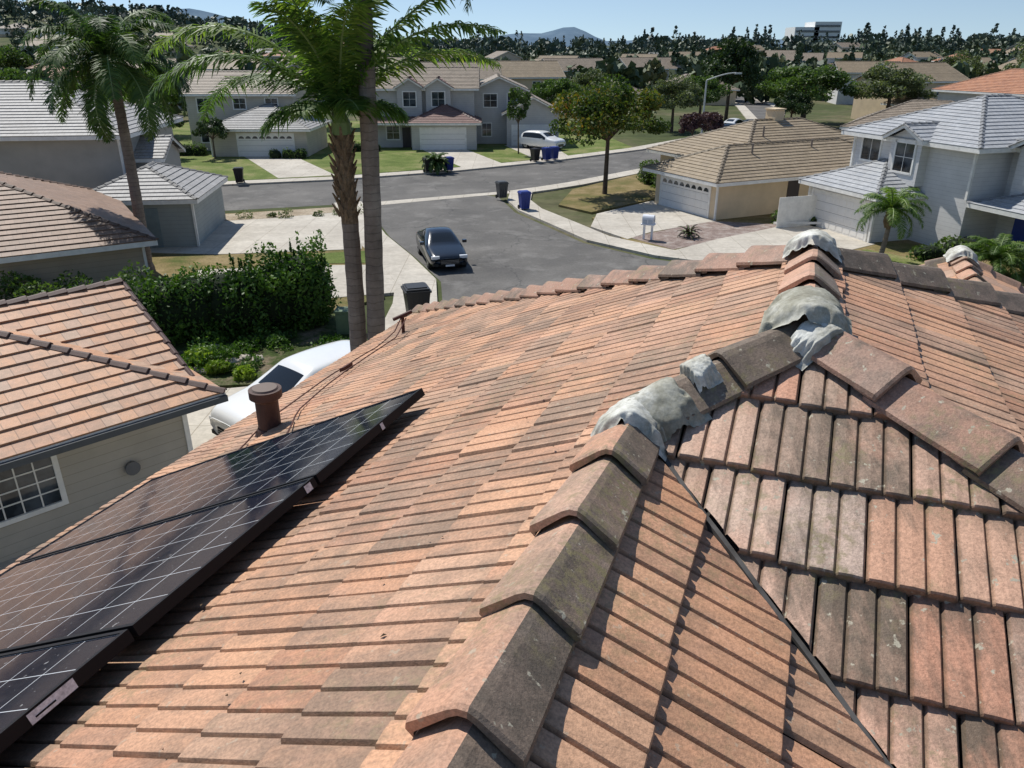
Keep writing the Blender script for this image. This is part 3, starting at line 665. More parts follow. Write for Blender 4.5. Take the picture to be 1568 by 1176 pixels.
C.block(6,11,5,13,0,5.3,W_C); C.gable(6,11,5,13,5.3,.42,M_tC,.5,'y',W_C); C.win('-y',5,7.6,3.7,1.3,1.2); C.win('-y',5,9.8,3.7,.9,1.2); C.win('-y',5,7.2,.9,.9,1.2)
C.block(9.2,14.4,3.2,11,0,3.2,W_C); C.gable(9.2,14.4,3.2,11,3.2,.5,M_tC,.5,'y',W_C); C.garage('-y',3.2,11.8,4.0,2.0,False)
C.done()
T=House('tan_single_storey_house',(11.5,43.8),math.atan2(.433,.901))
T.block(0,14,0,5.8,0,2.24,W_T); T.hip(0,15,0,6.0,2.25,.42,M_tT,.55)
T.block(4,17,3,11,0,2.6,W_T); T.hip(4,17,2.5,11.5,2.6,.42,M_tT,.5)
T.garage('-x',0,2.9,4.5,1.85); T.d.box(5.2,6.1,-.04,0,.1,1.95,DARKDOOR); T.d.box(-.05,.05,-.05,.05,0,2.1,TRIM)
T.block(10,10.8,6.8,7.7,2.5,5.3,W_T); T.d.box(9.93,10.87,6.73,7.77,5.3,5.38,W_T)
for x,y in ((4,2.0),(9,2.3),(7.5,5.0)): T.d.tube((x,y,2.6),(x,y,3.9 if y<4 else 4.5),.06,.06,plain('vent_metal',(.22,.18,.15),.5),8)
T.done()
G=House('blue_grey_two_storey_house',(17.9,38.2),math.atan2(.3,.954))
G.block(0,7,0,5.0,0,2.44,W_W); G.hip(0,7,0,5.0,2.45,.45,M_tW,.5); G.garage('-x',0,2.5,4.3,1.95,False)
G.block(2.4,12,-3,5,0,4.9,W_W); G.hip(2.4,12,-3,5,4.95,.42,M_tW,.55)
G.block(1.9,2.4,-.2,1.8,2.8,5.0,W_W); G.gable(1.9,5,-.2,1.8,5.0,.5,M_tW,.35,'x',W_W); G.win('-x',1.9,.8,3.4,1.2,1.4,2,2)
G.win('-x',2.4,3.7,3.6,1.3,1.1,2,1)
G.block(4.5,13,-11,-3,0,4.9,W_W); G.hip(4.5,13,-11,-3,4.95,.42,M_tW,.55)
G.block(3.9,4.5,-6.2,-3.8,2.6,5.0,W_W); G.gable(3.9,6.5,-6.2,-3.8,5.0,.5,M_tW,.35,'x',W_W); G.win('-x',3.9,-5,3.5,1.1,1.3,2,2)
G.block(3.4,4.5,-10,-6,0,2.5,W_W); G.hip(2.6,5.5,-10.5,-3.4,2.5,.35,M_tW,.3)
G.d.box(4.38,4.5,-4.9,-4.0,.1,2.05,BLUE); G.win('-x',4.5,-8.5,3.5,1.3,1.1); G.win('-x',3.4,-8,.9,1.4,1.2)
for p_ in ((2.36,4.96),(2.36,-2.96),(-.04,5.0),(-.04,.0)): G.d.box(p_[0]-.06,p_[0]+.05,p_[1]-.06,p_[1]+.06,0 if p_[0]<1 else 2.6,2.3 if p_[0]<1 else 4.8,TRIM)
G.block(8.6,9.8,-9,-7.8,4.9,7.9,W_W); G.d.box(8.5,9.9,-9.1,-7.7,7.9,8.05,TRIM)
G.done()
mb=MB(); 
for i in range(16):
    a=i*.19; x=14.3+a*.954*.9; y=41.6+a*.3
    mb.box(x,x+.15,y,y+.04,.12,1.75,TRIM)
mb.box(14.2,17.0,41.75,41.79,.3,.42,TRIM); mb.obj('white_gate')
# ---------------------------------------------------------------- trees
def crown_pts(n,rx,ry,rz,nclump,seed,hollow=.5):
    g=np.random.default_rng(seed)
    d=g.normal(size=(nclump,3)); d/=np.linalg.norm(d,axis=1)[:,None]; d[:,2]=np.abs(d[:,2])*1.15-.35
    rad=g.uniform(hollow,.98,nclump)[:,None]
    cc=d*rad*np.array([rx,ry,rz]); cr=g.uniform(.16,.34,nclump)
    idx=g.integers(0,nclump,n); p=g.normal(size=(n,3)); p/=np.linalg.norm(p,axis=1)[:,None]
    p=p*(g.uniform(.25,1.1,n)**.5)[:,None]
    P=cc[idx]+p*cr[idx][:,None]*np.array([rx,ry,rz*.85])
    tone=g.uniform(0,1,nclump)[idx]*.5+g.uniform(0,1,n)*.5
    return P,tone,cc
def tree_mesh(name,h,rx,rz,leafmat,n=5000,leaf=.16,seed=1,trunk=.16,ncl=34):
    zc_=h-rz*1.0
    P,tone,cc=crown_pts(n,rx,rx,rz,ncl,seed); P[:,2]+=zc_
    V=leaf_quads(P,leaf)
    mb=MB(); mb.tube((0,0,-.1),(0.05,0,zc_*.7+.2),trunk,trunk*.7,BARK,8,False)
    for c in list(cc)[:12]: mb.tube((0.05,0,zc_*.7),(c[0]*.8,c[1]*.8,zc_+c[2]*.8),trunk*.5,trunk*.12,BARK,5,False)
    TV=np.array(mb.v)[np.array([f for f in mb.f])].reshape(-1,3)
    nt=len(TV)//4
    return np_quads(name,np.concatenate([V,TV]),np.concatenate([np.clip(tone,0,1),np.full(nt,.5)]),[leafmat,BARK],mi=np.concatenate([np.zeros(len(P)),np.ones(nt)]),me_only=True)
def put(name,me,loc,rz=0,sc=1):
    o=bpy.data.objects.new(name,me); o.location=loc; o.rotation_euler=(0,0,rz); o.scale=(sc,sc,sc) if np.isscalar(sc) else sc; return link(o)
m_fall=tree_mesh('turning_tree',7.7,3.9,2.75,L_fall,15000,.13,5,.17,52)
put('broadleaf_tree',m_fall,(6.2,52.3,.1))
m_g1=tree_mesh('green_tree_a',8,4,3.2,L_green,11000,.18,2,.25,48); m_g2=tree_mesh('green_tree_b',7,3,2.9,L_dark,9000,.17,3,.2,40)
m_ol=tree_mesh('olive_tree',8,4,3.2,L_olive,11000,.17,8,.25,48)
m_sm=tree_mesh('small_tree',4.2,1.6,1.4,L_dark,3500,.11,6,.09,22); m_thin=tree_mesh('thin_tree',6,1.3,2.2,L_green,1800,.12,16,.07,18)
m_pu=tree_mesh('purple_tree',4.5,2,1.7,L_purp,4000,.14,9,.1,24)
TR=[('broadleaf_tree',m_g2,29.5,112,(1.35,1.35,1.62)),('broadleaf_tree',m_g1,38,106,(1.5,1.5,.98)),('olive_tree',m_ol,48,104,(1.2,1.2,.98)),
('broadleaf_tree',m_ol,19,96,(.8,.8,.82)),('broadleaf_tree',m_g1,24,104,(.8,.8,.82)),('purple_flowering_tree',m_pu,17,76,.85),('purple_flowering_tree',m_pu,19.5,80,.8),
('small_street_tree',m_sm,-31,71,1.15),('slender_tree',m_thin,.6,74,1.05),('broadleaf_tree',m_g1,-40,90,1.0),('broadleaf_tree',m_g2,-34,98,1.0),('broadleaf_tree',m_ol,-22,100,.95),
('broadleaf_tree',m_g1,5,98,.8),('broadleaf_tree',m_ol,11,116,.85),('eucalyptus_tree',m_ol,75,116,(1.3,1.3,1.62)),('eucalyptus_tree',m_ol,67,124,(.9,.9,1.15)),('broadleaf_tree',m_g1,82,122,(1.3,1.3,1.5)),('broadleaf_tree',m_g2,56,116,.9),('broadleaf_tree',m_g1,60,124,.9),
('broadleaf_tree',m_g1,-52,84,1.0),('broadleaf_tree',m_g2,-62,100,1.1),('broadleaf_tree',m_g1,-74,120,1.3),('broadleaf_tree',m_ol,-15,94,.75),('broadleaf_tree',m_g1,-2,104,.7),('small_street_tree',m_sm,-26.3,70.5,.9),('broadleaf_tree',m_g2,33,96,.7),('broadleaf_tree',m_g2,14,102,.75)]
for i,(nm,me,x,y,s_) in enumerate(TR): put(nm,me,(x,y,0),i*1.3,s_)
def palm(name,base,top,r0,r1,fr,L,mat,seed,bark_top=0,shaft=.9,up=(.2,1.3),leaflet=.55,nl=46,wdt=.028,dr=(1.5,2.3),azs=None):
    g=random.Random(seed); e=empty(name,base); mb=MB()
    tp=Vector(top)-Vector(base); n=34; prev=None
    for i in range(n+1):
        f=i/n; c=tp*f+Vector((math.sin(f*3)*.06,0,0)); r=(r0+(r1-r0)*f)*(1+.035*math.sin(i*2.3)); 
        if f<.05: r*=1.25
        if i:
            mt=PBARK
            if bark_top and (1-f)*tp.length<bark_top: mt=PFIB; 
            mb.tube(prev[0],c,prev[1],r,mt,14,False)
        prev=(c,r)
    if shaft: 
        mb.tube(tp,tp+Vector((0,0,shaft*.5)),r1*1.25,r1*1.15,PGREEN,12,False); mb.tube(tp+Vector((0,0,shaft*.5)),tp+Vector((0,0,shaft)),r1*1.15,r1*.5,PGREEN,12,False)
    if bark_top:
        for i in range(60):
            a=i*2.4; h=tp.length-bark_top+bark_top*(i/60); c=tp*(h/tp.length); d=Vector((math.cos(a),math.sin(a),0))
            mb.tube(c+d*r1*.8,c+d*(r1+.10+.05*g.random())+Vector((0,0,.28)),.06,.015,PFIB,5,False)
    mb.obj('trunk',e)
    crown=tp+Vector((0,0,shaft)); V=[];rn=[]
    rm=MB()
    fl=azs or [(k*2.39996+g.uniform(-.2,.2),up[0]+(up[1]-up[0])*((k+.5)/fr),1.0,None) for k in range(fr)]
    for az,el,ls,drp in fl:
        Lk=L*ls*g.uniform(.9,1.05)
        d=Vector((math.cos(az),math.sin(az),0)); p=Vector(crown); pts=[p.copy()]; ns=22
        droop=drp if drp else g.uniform(*dr)
        for i in range(ns):
            f=i/ns; ang=el-droop*f**1.35
            p=p+(d*math.cos(ang)+Vector((0,0,math.sin(ang))))*(Lk/ns); pts.append(p.copy())
        for i in range(ns):
            rm.tube(pts[i],pts[i+1],.035*(1-i/ns)+.006,.035*(1-(i+1)/ns)+.006,PGREEN,5,False)
        side=d.cross(Vector((0,0,1)))
        tone=g.uniform(0,.5)
        for j in range(nl):
            f=.08+.92*j/nl; x=f*ns; i=min(int(x),ns-1); a=pts[i].lerp(pts[i+1],x-i); T=(pts[i+1]-pts[i]).normalized()
            ll=leaflet*(math.sin(math.pi*min(1,f*.86+.13)))**.6*g.uniform(.8,1.15)
            upv=side.cross(T)
            for sgn in (-1,1):
                for rep in range(2):
                    dirv=(side*sgn*g.uniform(.7,1.05)+T*g.uniform(.35,.8)+upv*g.uniform(-.35,.35)).normalized()
                    m1=a+dirv*ll*.5+Vector((0,0,-.03*ll)); e1=a+dirv*ll*.92+Vector((0,0,-.30*ll*g.uniform(.4,1.3)))
                    wv=T*wdt
                    V+= [a-wv*.5,a+wv*.5,m1+wv,m1-wv]; V+=[m1-wv,m1+wv,e1+wv*.15,e1-wv*.15]
                    tn=min(1,tone+g.uniform(0,.5)); rn+=[tn,tn]
    rm.obj('rachises',e)
    np_quads('fronds',np.array([tuple(v) for v in V]),np.array(rn),[mat],e)
palm('queen_palm',(-3.4,17.5,0),(-3.02,17.5,11.6),.23,.17,20,3.9,L_palmd,3,0,.9,(-.35,1.35),.75,60,.024)
fl=[(3.05,.95,1.1,1.75),(2.7,.55,1.0,1.6),(3.5,.8,1.05,1.9),(.05,1.05,1.1,1.15),(.35,.75,1.0,1.3),(-.3,.9,1.0,1.3),(1.2,.9,1,1.6),(1.9,.8,1,1.6),(-1.2,1.15,.8,1.2),(-2.0,1.2,.8,1.2),(2.4,1.25,.9,1.0),(.8,1.3,.9,.9),(4.2,1.3,.85,.9),(5.6,1.35,.85,.8),(3.2,.25,.45,1.2),(.2,.3,.35,1.0),(5.2,.5,.35,1.1),(4.3,.4,.35,1.0)]
palm('queen_palm',(-3.85,17.7,0),(-3.72,17.6,7.3),.22,.18,18,4.4,L_palm,5,1.9,.5,leaflet=.72,nl=64,wdt=.026,azs=fl)
palm('queen_palm',(-16.0,33,0),(-15.9,33,8.0),.24,.19,26,4.0,L_palmd,8,.0,.6,(-.5,1.4),.8,56,.036)
palm('pygmy_palm',(16.6,34.2,.1),(16.75,34.2,2.3),.12,.09,22,1.9,L_palm,12,.6,.2,(-.1,1.4),.38,36,.02)
palm('sago_palm',(20.8,32.4,.1),(20.8,32.4,.6),.2,.18,26,1.9,L_palm,14,0,.1,(.1,1.4),.4,40,.02)
palm('sago_palm',(-6.0,62.6,.1),(-6.0,62.6,.7),.2,.18,30,1.5,L_palmd,15,0,.1,(-.1,1.4),.3,30,.03)
palm('agave',(9.1,39.4,.1),(9.1,39.4,.2),.1,.08,22,.8,L_purp,19,0,.05,(.3,1.5),.1,20,.03)
def mass(name,blobs,n,leaf,mat,seed,core=None):
    g=np.random.default_rng(seed); P=[];tn=[]
    vol=np.array([b[3]*b[4]*b[5] for b in blobs]); vol=vol**.7; vol/=vol.sum()
    for b,fr in zip(blobs,vol):
        k=int(n*fr); d=g.normal(size=(k,3)); d=np.sign(d)*np.abs(d)**.75; d/=np.linalg.norm(d,axis=1)[:,None]; d=d*(g.uniform(.75,1.08,k))[:,None]
        p=d*np.array(b[3:6])+np.array(b[0:3]); 
        wob=np.array([noise.noise(Vector((q_[0]*1.1,q_[1]*1.1,q_[2]*1.1))) for q_ in p]); p+=d*wob[:,None]*.35
        P.append(p); tn.append(np.clip(.5+wob*.7+g.uniform(-.35,.35,k),0,1))
    P=np.concatenate(P);tn=np.concatenate(tn); P[:,2]=np.maximum(P[:,2],.12)
    V=leaf_quads(P,leaf)
    e=empty(name); np_quads('leaves',V,tn,[mat],e)
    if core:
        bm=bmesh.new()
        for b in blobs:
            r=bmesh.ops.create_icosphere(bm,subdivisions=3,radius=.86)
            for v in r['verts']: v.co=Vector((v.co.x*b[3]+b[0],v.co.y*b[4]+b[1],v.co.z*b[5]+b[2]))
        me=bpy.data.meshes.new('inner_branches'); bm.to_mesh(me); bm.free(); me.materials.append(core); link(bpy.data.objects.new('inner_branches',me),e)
    return e
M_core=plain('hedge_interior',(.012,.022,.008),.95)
hb=[]
for i in range(9):
    f=i/8; x=-13.6+f*6.2; y=23.6+f*2.3; top=1.95+.35*f
    hb.append((x,y,top/2,1.05,1.15,top/2+.1))
hb.append((-7.5,26.0,1.3,1.3,1.3,1.35))
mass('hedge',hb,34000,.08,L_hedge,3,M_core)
sh=[];g=random.Random(4)
for i in range(30):
    f=g.random(); x=-9.5+f*3.1; y=25.0+f*.9+g.uniform(-.3,.6); sh.append((x,y,2.25+f*.3,.06,.06,g.uniform(.3,.8)))
mass('hedge_shoots',sh,1700,.07,L_hedge,5)
bd=[(g.uniform(-10,-5.4),g.uniform(21.2,24.6),.2,g.uniform(.2,.55),g.uniform(.2,.55),g.uniform(.12,.35)) for i in range(34)]
mass('ground_cover_plants',bd,9000,.06,L_hedge,6)
bd=[(-8.7,21.3,.25,.35,.3,.25),(-9.6,21.8,.2,.4,.3,.25),(-9.9,20.9,.2,.3,.3,.2),(-7.9,21.0,.18,.25,.25,.2)]
mass('yellow_green_shrub',bd,2200,.09,L_yel,7)
bd=[(-17+g.uniform(-1,5),25.5+g.uniform(-3,1.2),1.0,.7,.7,g.uniform(.7,1.3)) for i in range(10)]
mass('climbing_shrub',bd,7000,.08,L_green,8)
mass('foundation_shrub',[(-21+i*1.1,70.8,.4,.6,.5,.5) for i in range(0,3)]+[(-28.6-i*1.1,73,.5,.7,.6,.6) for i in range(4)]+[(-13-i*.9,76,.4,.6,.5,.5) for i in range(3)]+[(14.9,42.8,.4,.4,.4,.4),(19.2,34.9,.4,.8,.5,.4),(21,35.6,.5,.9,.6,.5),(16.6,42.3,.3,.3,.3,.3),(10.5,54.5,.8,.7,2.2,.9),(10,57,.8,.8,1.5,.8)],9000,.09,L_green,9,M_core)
mass('low_bush',[(-18+i*1.3+g.uniform(-.4,.4),43+g.uniform(-.5,.9)+i*.3,.2,.35,.35,.25) for i in range(8)],1600,.07,L_olive,10)
for i in range(16):
    x,y=g.uniform(-10,-5),g.uniform(20.7,23.5); mt=plain('garden_rock_stone',(.40,.36,.30),.9,var=.3)
    o=blob('garden_rock',(x,y,.13),.2,.16,.11,i*7.3,mt,g.random()*6,.5,3); o.parent=None
P=[];T_=[];RR=[];FM=[]
gg=np.random.default_rng(21)
bands=[(100,150,100),(150,260,430),(260,420,720),(420,720,950)]
for y0,y1,nn in bands:
    for i in range(nn):
        y=gg.uniform(y0,y1); r=gg.uniform(-.82,.82); x=r*y
        if y<135 and (-.33<r<.50): continue
        con=gg.random()<(.34 if y>300 else .10)
        h=gg.uniform(4,8)*(1.35 if con else 1) if y<400 else gg.uniform(6,12)*(1.35 if con and r>-.05 else 1); rad=h*(.15 if con else gg.uniform(.38,.62)); k=170 if y<260 else 75
        d=gg.normal(size=(k,3)); d/=np.linalg.norm(d,axis=1)[:,None]; 
        if con:
            z=gg.uniform(0,1,k); p=np.stack([d[:,0]*rad*(1.1-z)*1.3,d[:,1]*rad*(1.1-z)*1.3,z*h],1)
        else:
            lob=gg.normal(size=(7,3)); lob/=np.linalg.norm(lob,axis=1)[:,None]; li=gg.integers(0,7,k)
            p=(lob[li]*.55+d*.5)*np.array([rad,rad,h*.42])+np.array([0,0,h*.55])
        p+=np.array([x,y,gh(x,y)-.3])
        P.append(p); sz=np.full(k,rad*(.27 if not con else .42))*gg.uniform(.6,1.2,k); T_.append(sz)
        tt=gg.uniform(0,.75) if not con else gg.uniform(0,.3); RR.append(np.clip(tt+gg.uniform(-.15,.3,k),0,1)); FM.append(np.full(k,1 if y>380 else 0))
P=np.concatenate(P);T_=np.concatenate(T_);RR=np.concatenate(RR);FM=np.concatenate(FM)
np_quads('distant_trees',leaf_quads(P,T_,.8),RR,[L_far,L_haze],mi=FM)
rm=[M_tC,M_tT,M_tA,M_tR,M_tN,M_tC]; wm=[W_own,W_T,W_W,W_C,TRIM]
var=[]
for i in range(8):
    H=House('suburban_house',(0,0),0); r_=random.Random(i)
    w,d=r_.uniform(9,13),r_.uniform(7,10); z=[2.6,5.2][i%2]; wl_=wm[i%5]; rf=rm[i%6]
    H.block(-w/2,w/2,-d/2,d/2,-3,z,wl_); (H.gable if i%3 else H.hip)(-w/2,w/2,-d/2,d/2,z,.42,rf,**({'wall':wl_} if i%3 else {}))
    H.block(-w/2-1,-w/2+4,-d/2-3,-d/2+2,-3,2.5,wl_); H.hip(-w/2-1,-w/2+4,-d/2-3,-d/2+2,2.5,.42,rf); H.garage('-y',-d/2-3,-w/2+1.5,4)
    for k_ in range(3): H.win('-y',-d/2,-w/2+5.5+k_*2,z-1.7,1.1,1.1)
    a=MB(); 
    for q_ in (H.w,H.r,H.d):
        for f_,m_,r2,u_ in zip(q_.f,q_.m,q_.r,q_.uv): a.face([q_.v[ii] for ii in f_],q_.mats[m_],r2,u_)
    bpy.data.objects.remove(H.e); o=a.obj('suburban_house'); var.append(o.data); bpy.data.objects.remove(o)
g=random.Random(12); placed=[]
fixed=[(50,82,1.9,3),(38,74,2.6,0),(62,92,2.2,4),(-48,62,.2,2),(-64,72,.4,5),(-52,108,.1,0),(14,132,.3,6),(2,128,.2,1),(54,112,.3,1),(-8,120,.1,5),(-66,118,.3,3),(-84,128,.2,4)]
for x,y,rz,v_ in fixed: put('suburban_house',var[v_],(x,y,gh(x,y)),rz); placed.append((x,y))
tries=0
while len(placed)<105 and tries<6000:
    tries+=1; y=g.uniform(115,400); x=g.uniform(-.75,.75)*y
    if y<135 and -.3<x/y<.5: continue
    if x/y>.1 and g.random()<.45: continue
    if all((x-a)**2+(y-b)**2>15**2 for a,b in placed):
        placed.append((x,y)); put('suburban_house',var[g.randrange(8)],(x,y,gh(x,y)+.1),g.choice([0,.3,-.4,1.5,1.9,3.0]))
mb=MB(); ow=plain('office_white',(.75,.75,.73),.6)
for (x0,x1,z1) in ((234,254,26),(250,272,30)):
    mb.box(x0,x1,700,725,0,z1,ow)
    for k_ in range(3): mb.box(x0+1,x1-1,699.7,700,z1-4-k_*4.2,z1-2.4-k_*4.2,GL)
mb.obj('office_building')
# ---------------------------------------------------------------- vehicles
def car(name,loc,heading,paint,st,glass_x,L=4.6,wr=.32,wx=(1.38,-1.36),hw=.86,scale=1.0):
    e=empty(name,loc,heading); e.scale=(scale,)*3
    mb=MB(); rings=[]
    for x,zb,zbelt,zt,wb,wbe,wt in st:
        rings.append([Vector((x,y,z)) for y,z in ((0,zb),(wb*.8,zb),(wb,zb+.10),(wbe*1.015,(zb+zbelt)*.52),(wbe,zbelt),(wt*1.02,zbelt+(zt-zbelt)*.86),(wt*.85,zt),(0,zt+.02))])
    def mir(r): return r+[Vector((p.x,-p.y,p.z)) for p in r[-2:0:-1]]
    rg=[mir(r) for r in rings]; n=len(rg[0])
    ws,we_,rs,re_,sa,sb2=glass_x
    for i in range(len(rg)-1):
        for k_ in range(n):
            seg=k_ if k_<7 else n-1-k_
            mt=paint
            if seg==4 and sa<=i<sb2: mt=M_cg
            if seg==6 and (ws<=i<we_ or rs<=i<re_): mt=M_cg
            if seg<=0: mt=M_rub
            mb.face([rg[i][k_],rg[i][(k_+1)%n],rg[i+1][(k_+1)%n],rg[i+1][k_]],mt)
    mb.face(rg[0],paint); mb.face(rg[-1][::-1],paint)
    o=mb.obj('body',e,weld=True,smooth=True); md=o.modifiers.new('s','SUBSURF'); md.levels=md.render_levels=2
    d=MB(); x0=st[0][0]; x1=st[-1][0]
    for x in wx:
        for sg in (-1,1):
            d.tube((x,sg*(hw-.20),wr),(x,sg*(hw+.0),wr),wr,wr,M_rub,24); d.tube((x,sg*(hw+.0),wr),(x,sg*(hw+.012),wr),wr*.66,wr*.62,M_rim,16)
            d.tube((x,sg*(hw-.22),wr+.02),(x,sg*(hw-.012),wr+.02),wr+.06,wr+.06,M_rub,24)
            d.tube((x,sg*(hw+.012),wr),(x,sg*(hw+.02),wr),.06,.05,M_rub,8)
    for sg in (-1,1):
        d.box(x0-.16,x0-.02,sg*.62-.17,sg*.62+.17,.60,.72,M_hl); d.box(x1-.0,x1+.09,sg*.6-.18,sg*.6+.18,.72,.86,M_tl)
        d.box(.62,.78,sg*.98-.09,sg*.98+.09,.93,1.06,paint)
        for xx in (.15,-.75): d.box(xx-.1,xx+.1,sg*(hw+.03)-.01,sg*(hw+.03)+.01,.78,.81,M_rim)
    d.box(x0-.12,x0+.015,-.42,.42,.36,.58,M_rub); 
    for k_ in range(3): d.box(x0-.1,x0+.02,-.4,.4,.40+k_*.06,.412+k_*.06,M_rim)
    d.box(x0+.0,x0+.022,-.2,.2,.27,.35,M_hl); d.box(x1-.02,x1+.01,-.25,.25,.6,.72,M_hl)
    d.box(x0-.14,x0+.0,-.75,-.5,.3,.4,M_rub); d.box(x0-.14,x0+.0,.5,.75,.3,.4,M_rub)
    d.obj('wheels_and_lights',e); return e
t=NT('car_glass'); t.bsdf((.012,.015,.018),.03,.5); M_cg=t.m
M_rub=plain('tyre_rubber',(.02,.02,.02),.8); M_rim=plain('alloy',(.45,.45,.46),.3,.5,.8); M_hl=plain('headlight',(.7,.72,.75),.1,.6); M_tl=plain('tail_light',(.35,.02,.02),.2)
P_dk=plain('dark_navy_paint',(.007,.011,.018),.22,.4,0,.03,coat=.5); P_wh=plain('white_car_paint',(.76,.77,.77),.25,.5,0,.02,coat=.6)
sed=[(2.28,.36,.55,.60,.62,.66,.45),(2.22,.22,.60,.70,.76,.80,.62),(1.85,.19,.68,.80,.86,.86,.70),(1.2,.19,.78,.92,.88,.89,.74),(.95,.19,.82,.96,.88,.89,.74),(.2,.19,.87,1.36,.88,.89,.58),(-.35,.19,.88,1.42,.88,.89,.58),(-1.0,.19,.90,1.36,.88,.89,.57),(-1.7,.2,.92,1.06,.87,.88,.66),(-2.1,.24,.90,1.02,.84,.85,.66),(-2.28,.36,.82,.94,.74,.76,.6)]
car('sedan_car',(-3.3,35.2,.012),math.atan2(-.97,.26),P_dk,sed,(4,5,7,8,4,8),scale=1.0)
suv=[(2.32,.36,.66,.74,.66,.74,.6),(2.29,.30,.70,.84,.74,.80,.68),(2.20,.24,.80,.95,.84,.87,.74),(1.9,.22,.90,1.04,.90,.91,.79),(1.30,.22,.95,1.12,.91,.92,.81),(1.18,.22,.96,1.15,.91,.92,.81),(.38,.22,1.02,1.60,.91,.92,.68),(.28,.22,1.02,1.64,.91,.92,.68),(-.3,.22,1.03,1.68,.91,.92,.68),(-1.2,.22,1.04,1.66,.91,.92,.67),(-1.75,.24,1.05,1.60,.90,.91,.66),(-2.18,.28,1.02,1.20,.87,.88,.72),(-2.3,.38,.90,1.02,.78,.80,.64)]
car('white_crossover_car',(-5.15,18.05,.12),math.atan2(-.76,-.65),P_wh,suv,(5,6,10,11,5,10),wr=.34,hw=.88,scale=1.04)
car('white_suv',(2.9,78,.12),R(-40),P_wh,suv,(5,6,10,11,5,10),wr=.34,hw=.88)
car('dark_suv',(23.4,88,.01),R(50),P_dk,suv,(5,6,10,11,5,10),wr=.34,hw=.88)
car('parked_car',(27,98,.01),R(50),P_wh,sed,(4,5,7,8,4,8))
# ---------------------------------------------------------------- street furniture
def bin_(x,y,col,rz=0,s_=1.0,z=.13):
    mb=MB(); mt=plain('bin_'+col,{'black':(.018,.018,.02),'blue':(.02,.045,.25),'grey':(.06,.065,.07)}[col],.45,.4)
    for i,(a,b,za,zb) in enumerate(((.24,.28,.08,.6),(.28,.32,.6,1.0))):
        A_=[(-a,-a,za),(a,-a,za),(a,a*1.1,za),(-a,a*1.1,za)];B2=[(-b,-b,zb),(b,-b,zb),(b,b*1.1,zb),(-b,b*1.1,zb)]
        for k_ in range(4): mb.face([A_[k_],A_[(k_+1)%4],B2[(k_+1)%4],B2[k_]],mt)
    mb.box(-.35,.35,-.35,.38,.97,1.02,mt); mb.box(-.31,.31,-.3,.34,1.02,1.07,mt); mb.box(-.26,.26,-.2,.3,1.07,1.095,mt); mb.box(-.28,.28,.38,.46,.94,.99,mt)
    for sg in (-1,1): mb.tube((sg*.24,.28,.12),(sg*.31,.28,.12),.12,.12,M_rub,14)
    for sg in (-1,0,1): mb.box(sg*.16-.015,sg*.16+.015,-.31,-.26,.15,.9,mt)
    o=mb.obj('wheelie_bin',None,loc=(x,y,z),rz=rz); o.scale=(s_,)*3
for x,y,c_,rz in ((-19.7,56.9,'black',.2),(-6.6,62.2,'black',.4),(-5.8,62.8,'black',.3),(-5.0,62.9,'blue',.5),(-.65,50.6,'grey',.4),(.75,46.9,'blue',.3),(2.0,68.6,'black',.6),(3.0,69.2,'blue',.6),(3.7,69.9,'blue',.6),(-3.3,25.6,'black',.3)): bin_(x,y,c_,rz,1.0 if y>30 else 1.3)
mb=MB(); mg=plain('utility_green',(.12,.17,.10),.6); mb.box(-.35,.35,-.25,.25,0,.75,mg); mb.box(-.38,.38,-.28,.28,.75,.82,mg); mb.box(-.3,.3,-.27,-.25,.08,.7,mg); mb.obj('utility_cabinet',None,loc=(-5.6,24.9,.12))
mb=MB(); mw=plain('mailbox_white',(.72,.74,.78),.5)
for x in (-.2,.2): mb.box(x-.05,x+.05,-.05,.05,0,.75,mw)
mb.box(-.34,.34,-.24,.24,.75,.80,mw); mb.box(-.29,.29,-.2,.2,.80,1.05,mw); mb.tube((-.29,0,1.05),(.29,0,1.05),.2,.2,mw,16)
for x in (-.14,.14): mb.box(x-.11,x+.11,-.212,-.2,.83,1.02,plain('mailbox_door',(.45,.5,.58),.5))
mb.obj('mailbox',None,loc=(6.9,38.9,.13),rz=-.4)
mb=MB(); ms=plain('galvanised_steel',(.50,.52,.50),.5,.5,0)
mb.tube((0,0,0),(0,0,6.0),.12,.08,ms,12); pv=Vector((0,0,6.0))
for i in range(1,9):
    f=i/8; p=Vector((2.9*f,-.4*f,6.0+.75*math.sin(f*1.5))); mb.tube(pv,p,.065,.06,ms,8,False); pv=p
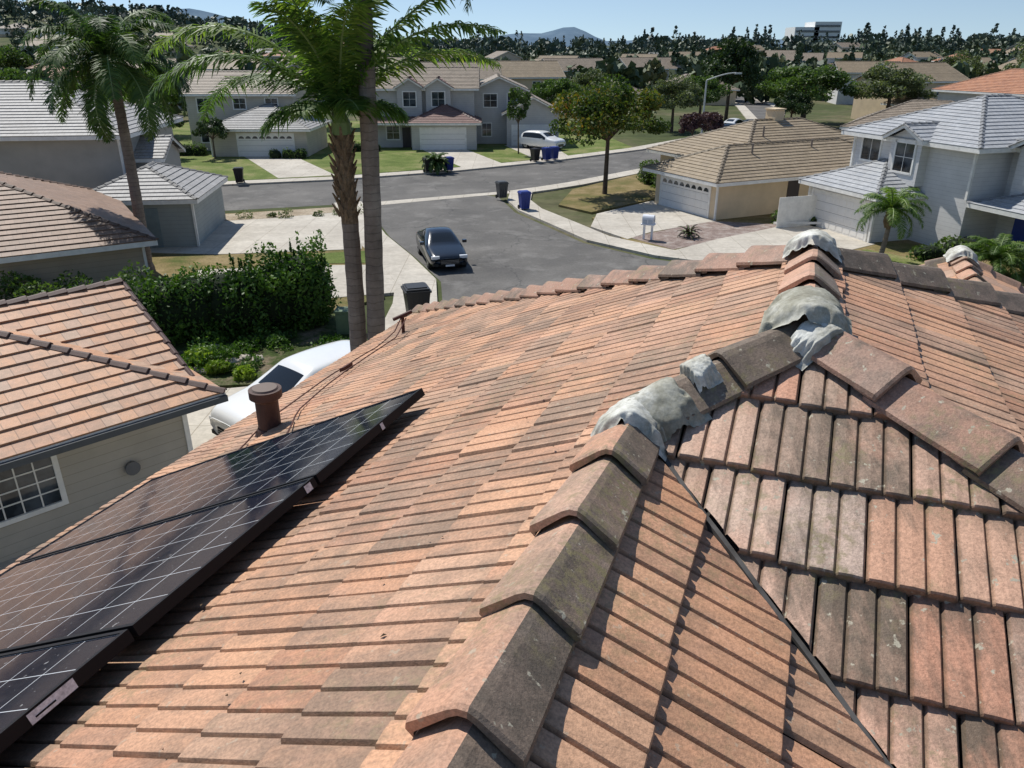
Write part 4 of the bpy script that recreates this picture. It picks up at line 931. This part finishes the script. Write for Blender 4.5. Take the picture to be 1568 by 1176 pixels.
mb.box(2.8,3.5,-.58,-.28,6.62,6.78,ms); mb.tube((0,0,0),(0,0,.4),.18,.14,ms,12); mb.obj('street_lamp',None,loc=(20.6,87.5,0))
# ---------------------------------------------------------------- light, world, camera
el=R(54); az=R(-38)
sv=Vector((math.sin(az)*math.cos(el),math.cos(az)*math.cos(el),math.sin(el)))
ld=bpy.data.lights.new('sun','SUN'); ld.energy=5.0; ld.angle=R(.5); ld.color=(1,.965,.90); lo=bpy.data.objects.new('sun',ld); lo.rotation_euler=sv.to_track_quat('Z','Y').to_euler(); link(lo)
w=bpy.data.worlds.new('World'); S.world=w; w.use_nodes=True; nt=w.node_tree; bg=nt.nodes['Background']
sk=nt.nodes.new('ShaderNodeTexSky'); sk.sky_type='NISHITA'; sk.sun_disc=False; sk.sun_elevation=el; sk.sun_rotation=az; sk.air_density=1.0; sk.dust_density=.0; sk.ozone_density=2.0
# sample the sky a little above the true direction so the lowest band is the clear blue of this day, not haze
tc=nt.nodes.new('ShaderNodeTexCoord'); va=nt.nodes.new('ShaderNodeVectorMath'); va.operation='ADD'; va.inputs[1].default_value=(0,0,.095)
vn=nt.nodes.new('ShaderNodeVectorMath'); vn.operation='NORMALIZE'
nt.links.new(tc.outputs['Generated'],va.inputs[0]); nt.links.new(va.outputs[0],vn.inputs[0]); nt.links.new(vn.outputs[0],sk.inputs[0])
mx=nt.nodes.new('ShaderNodeMix'); mx.data_type='RGBA'; mx.blend_type='MULTIPLY'; mx.inputs[0].default_value=1.0
nt.links.new(sk.outputs[0],mx.inputs[6]); mx.inputs[7].default_value=(1.03,.98,.95,1)
nt.links.new(mx.outputs[2],bg.inputs[0]); bg.inputs[1].default_value=.115
cd=bpy.data.cameras.new('camera'); cd.sensor_width=36; cd.lens=27.05; cd.clip_start=.05; cd.clip_end=8000
cam=bpy.data.objects.new('camera',cd); cam.location=(0,0,9); cam.rotation_euler=(R(90-23.5),0,0); link(cam); S.camera=cam
S.view_settings.view_transform='Standard'; S.view_settings.look='None'; S.view_settings.exposure=0
print('objects',len(bpy.data.objects))
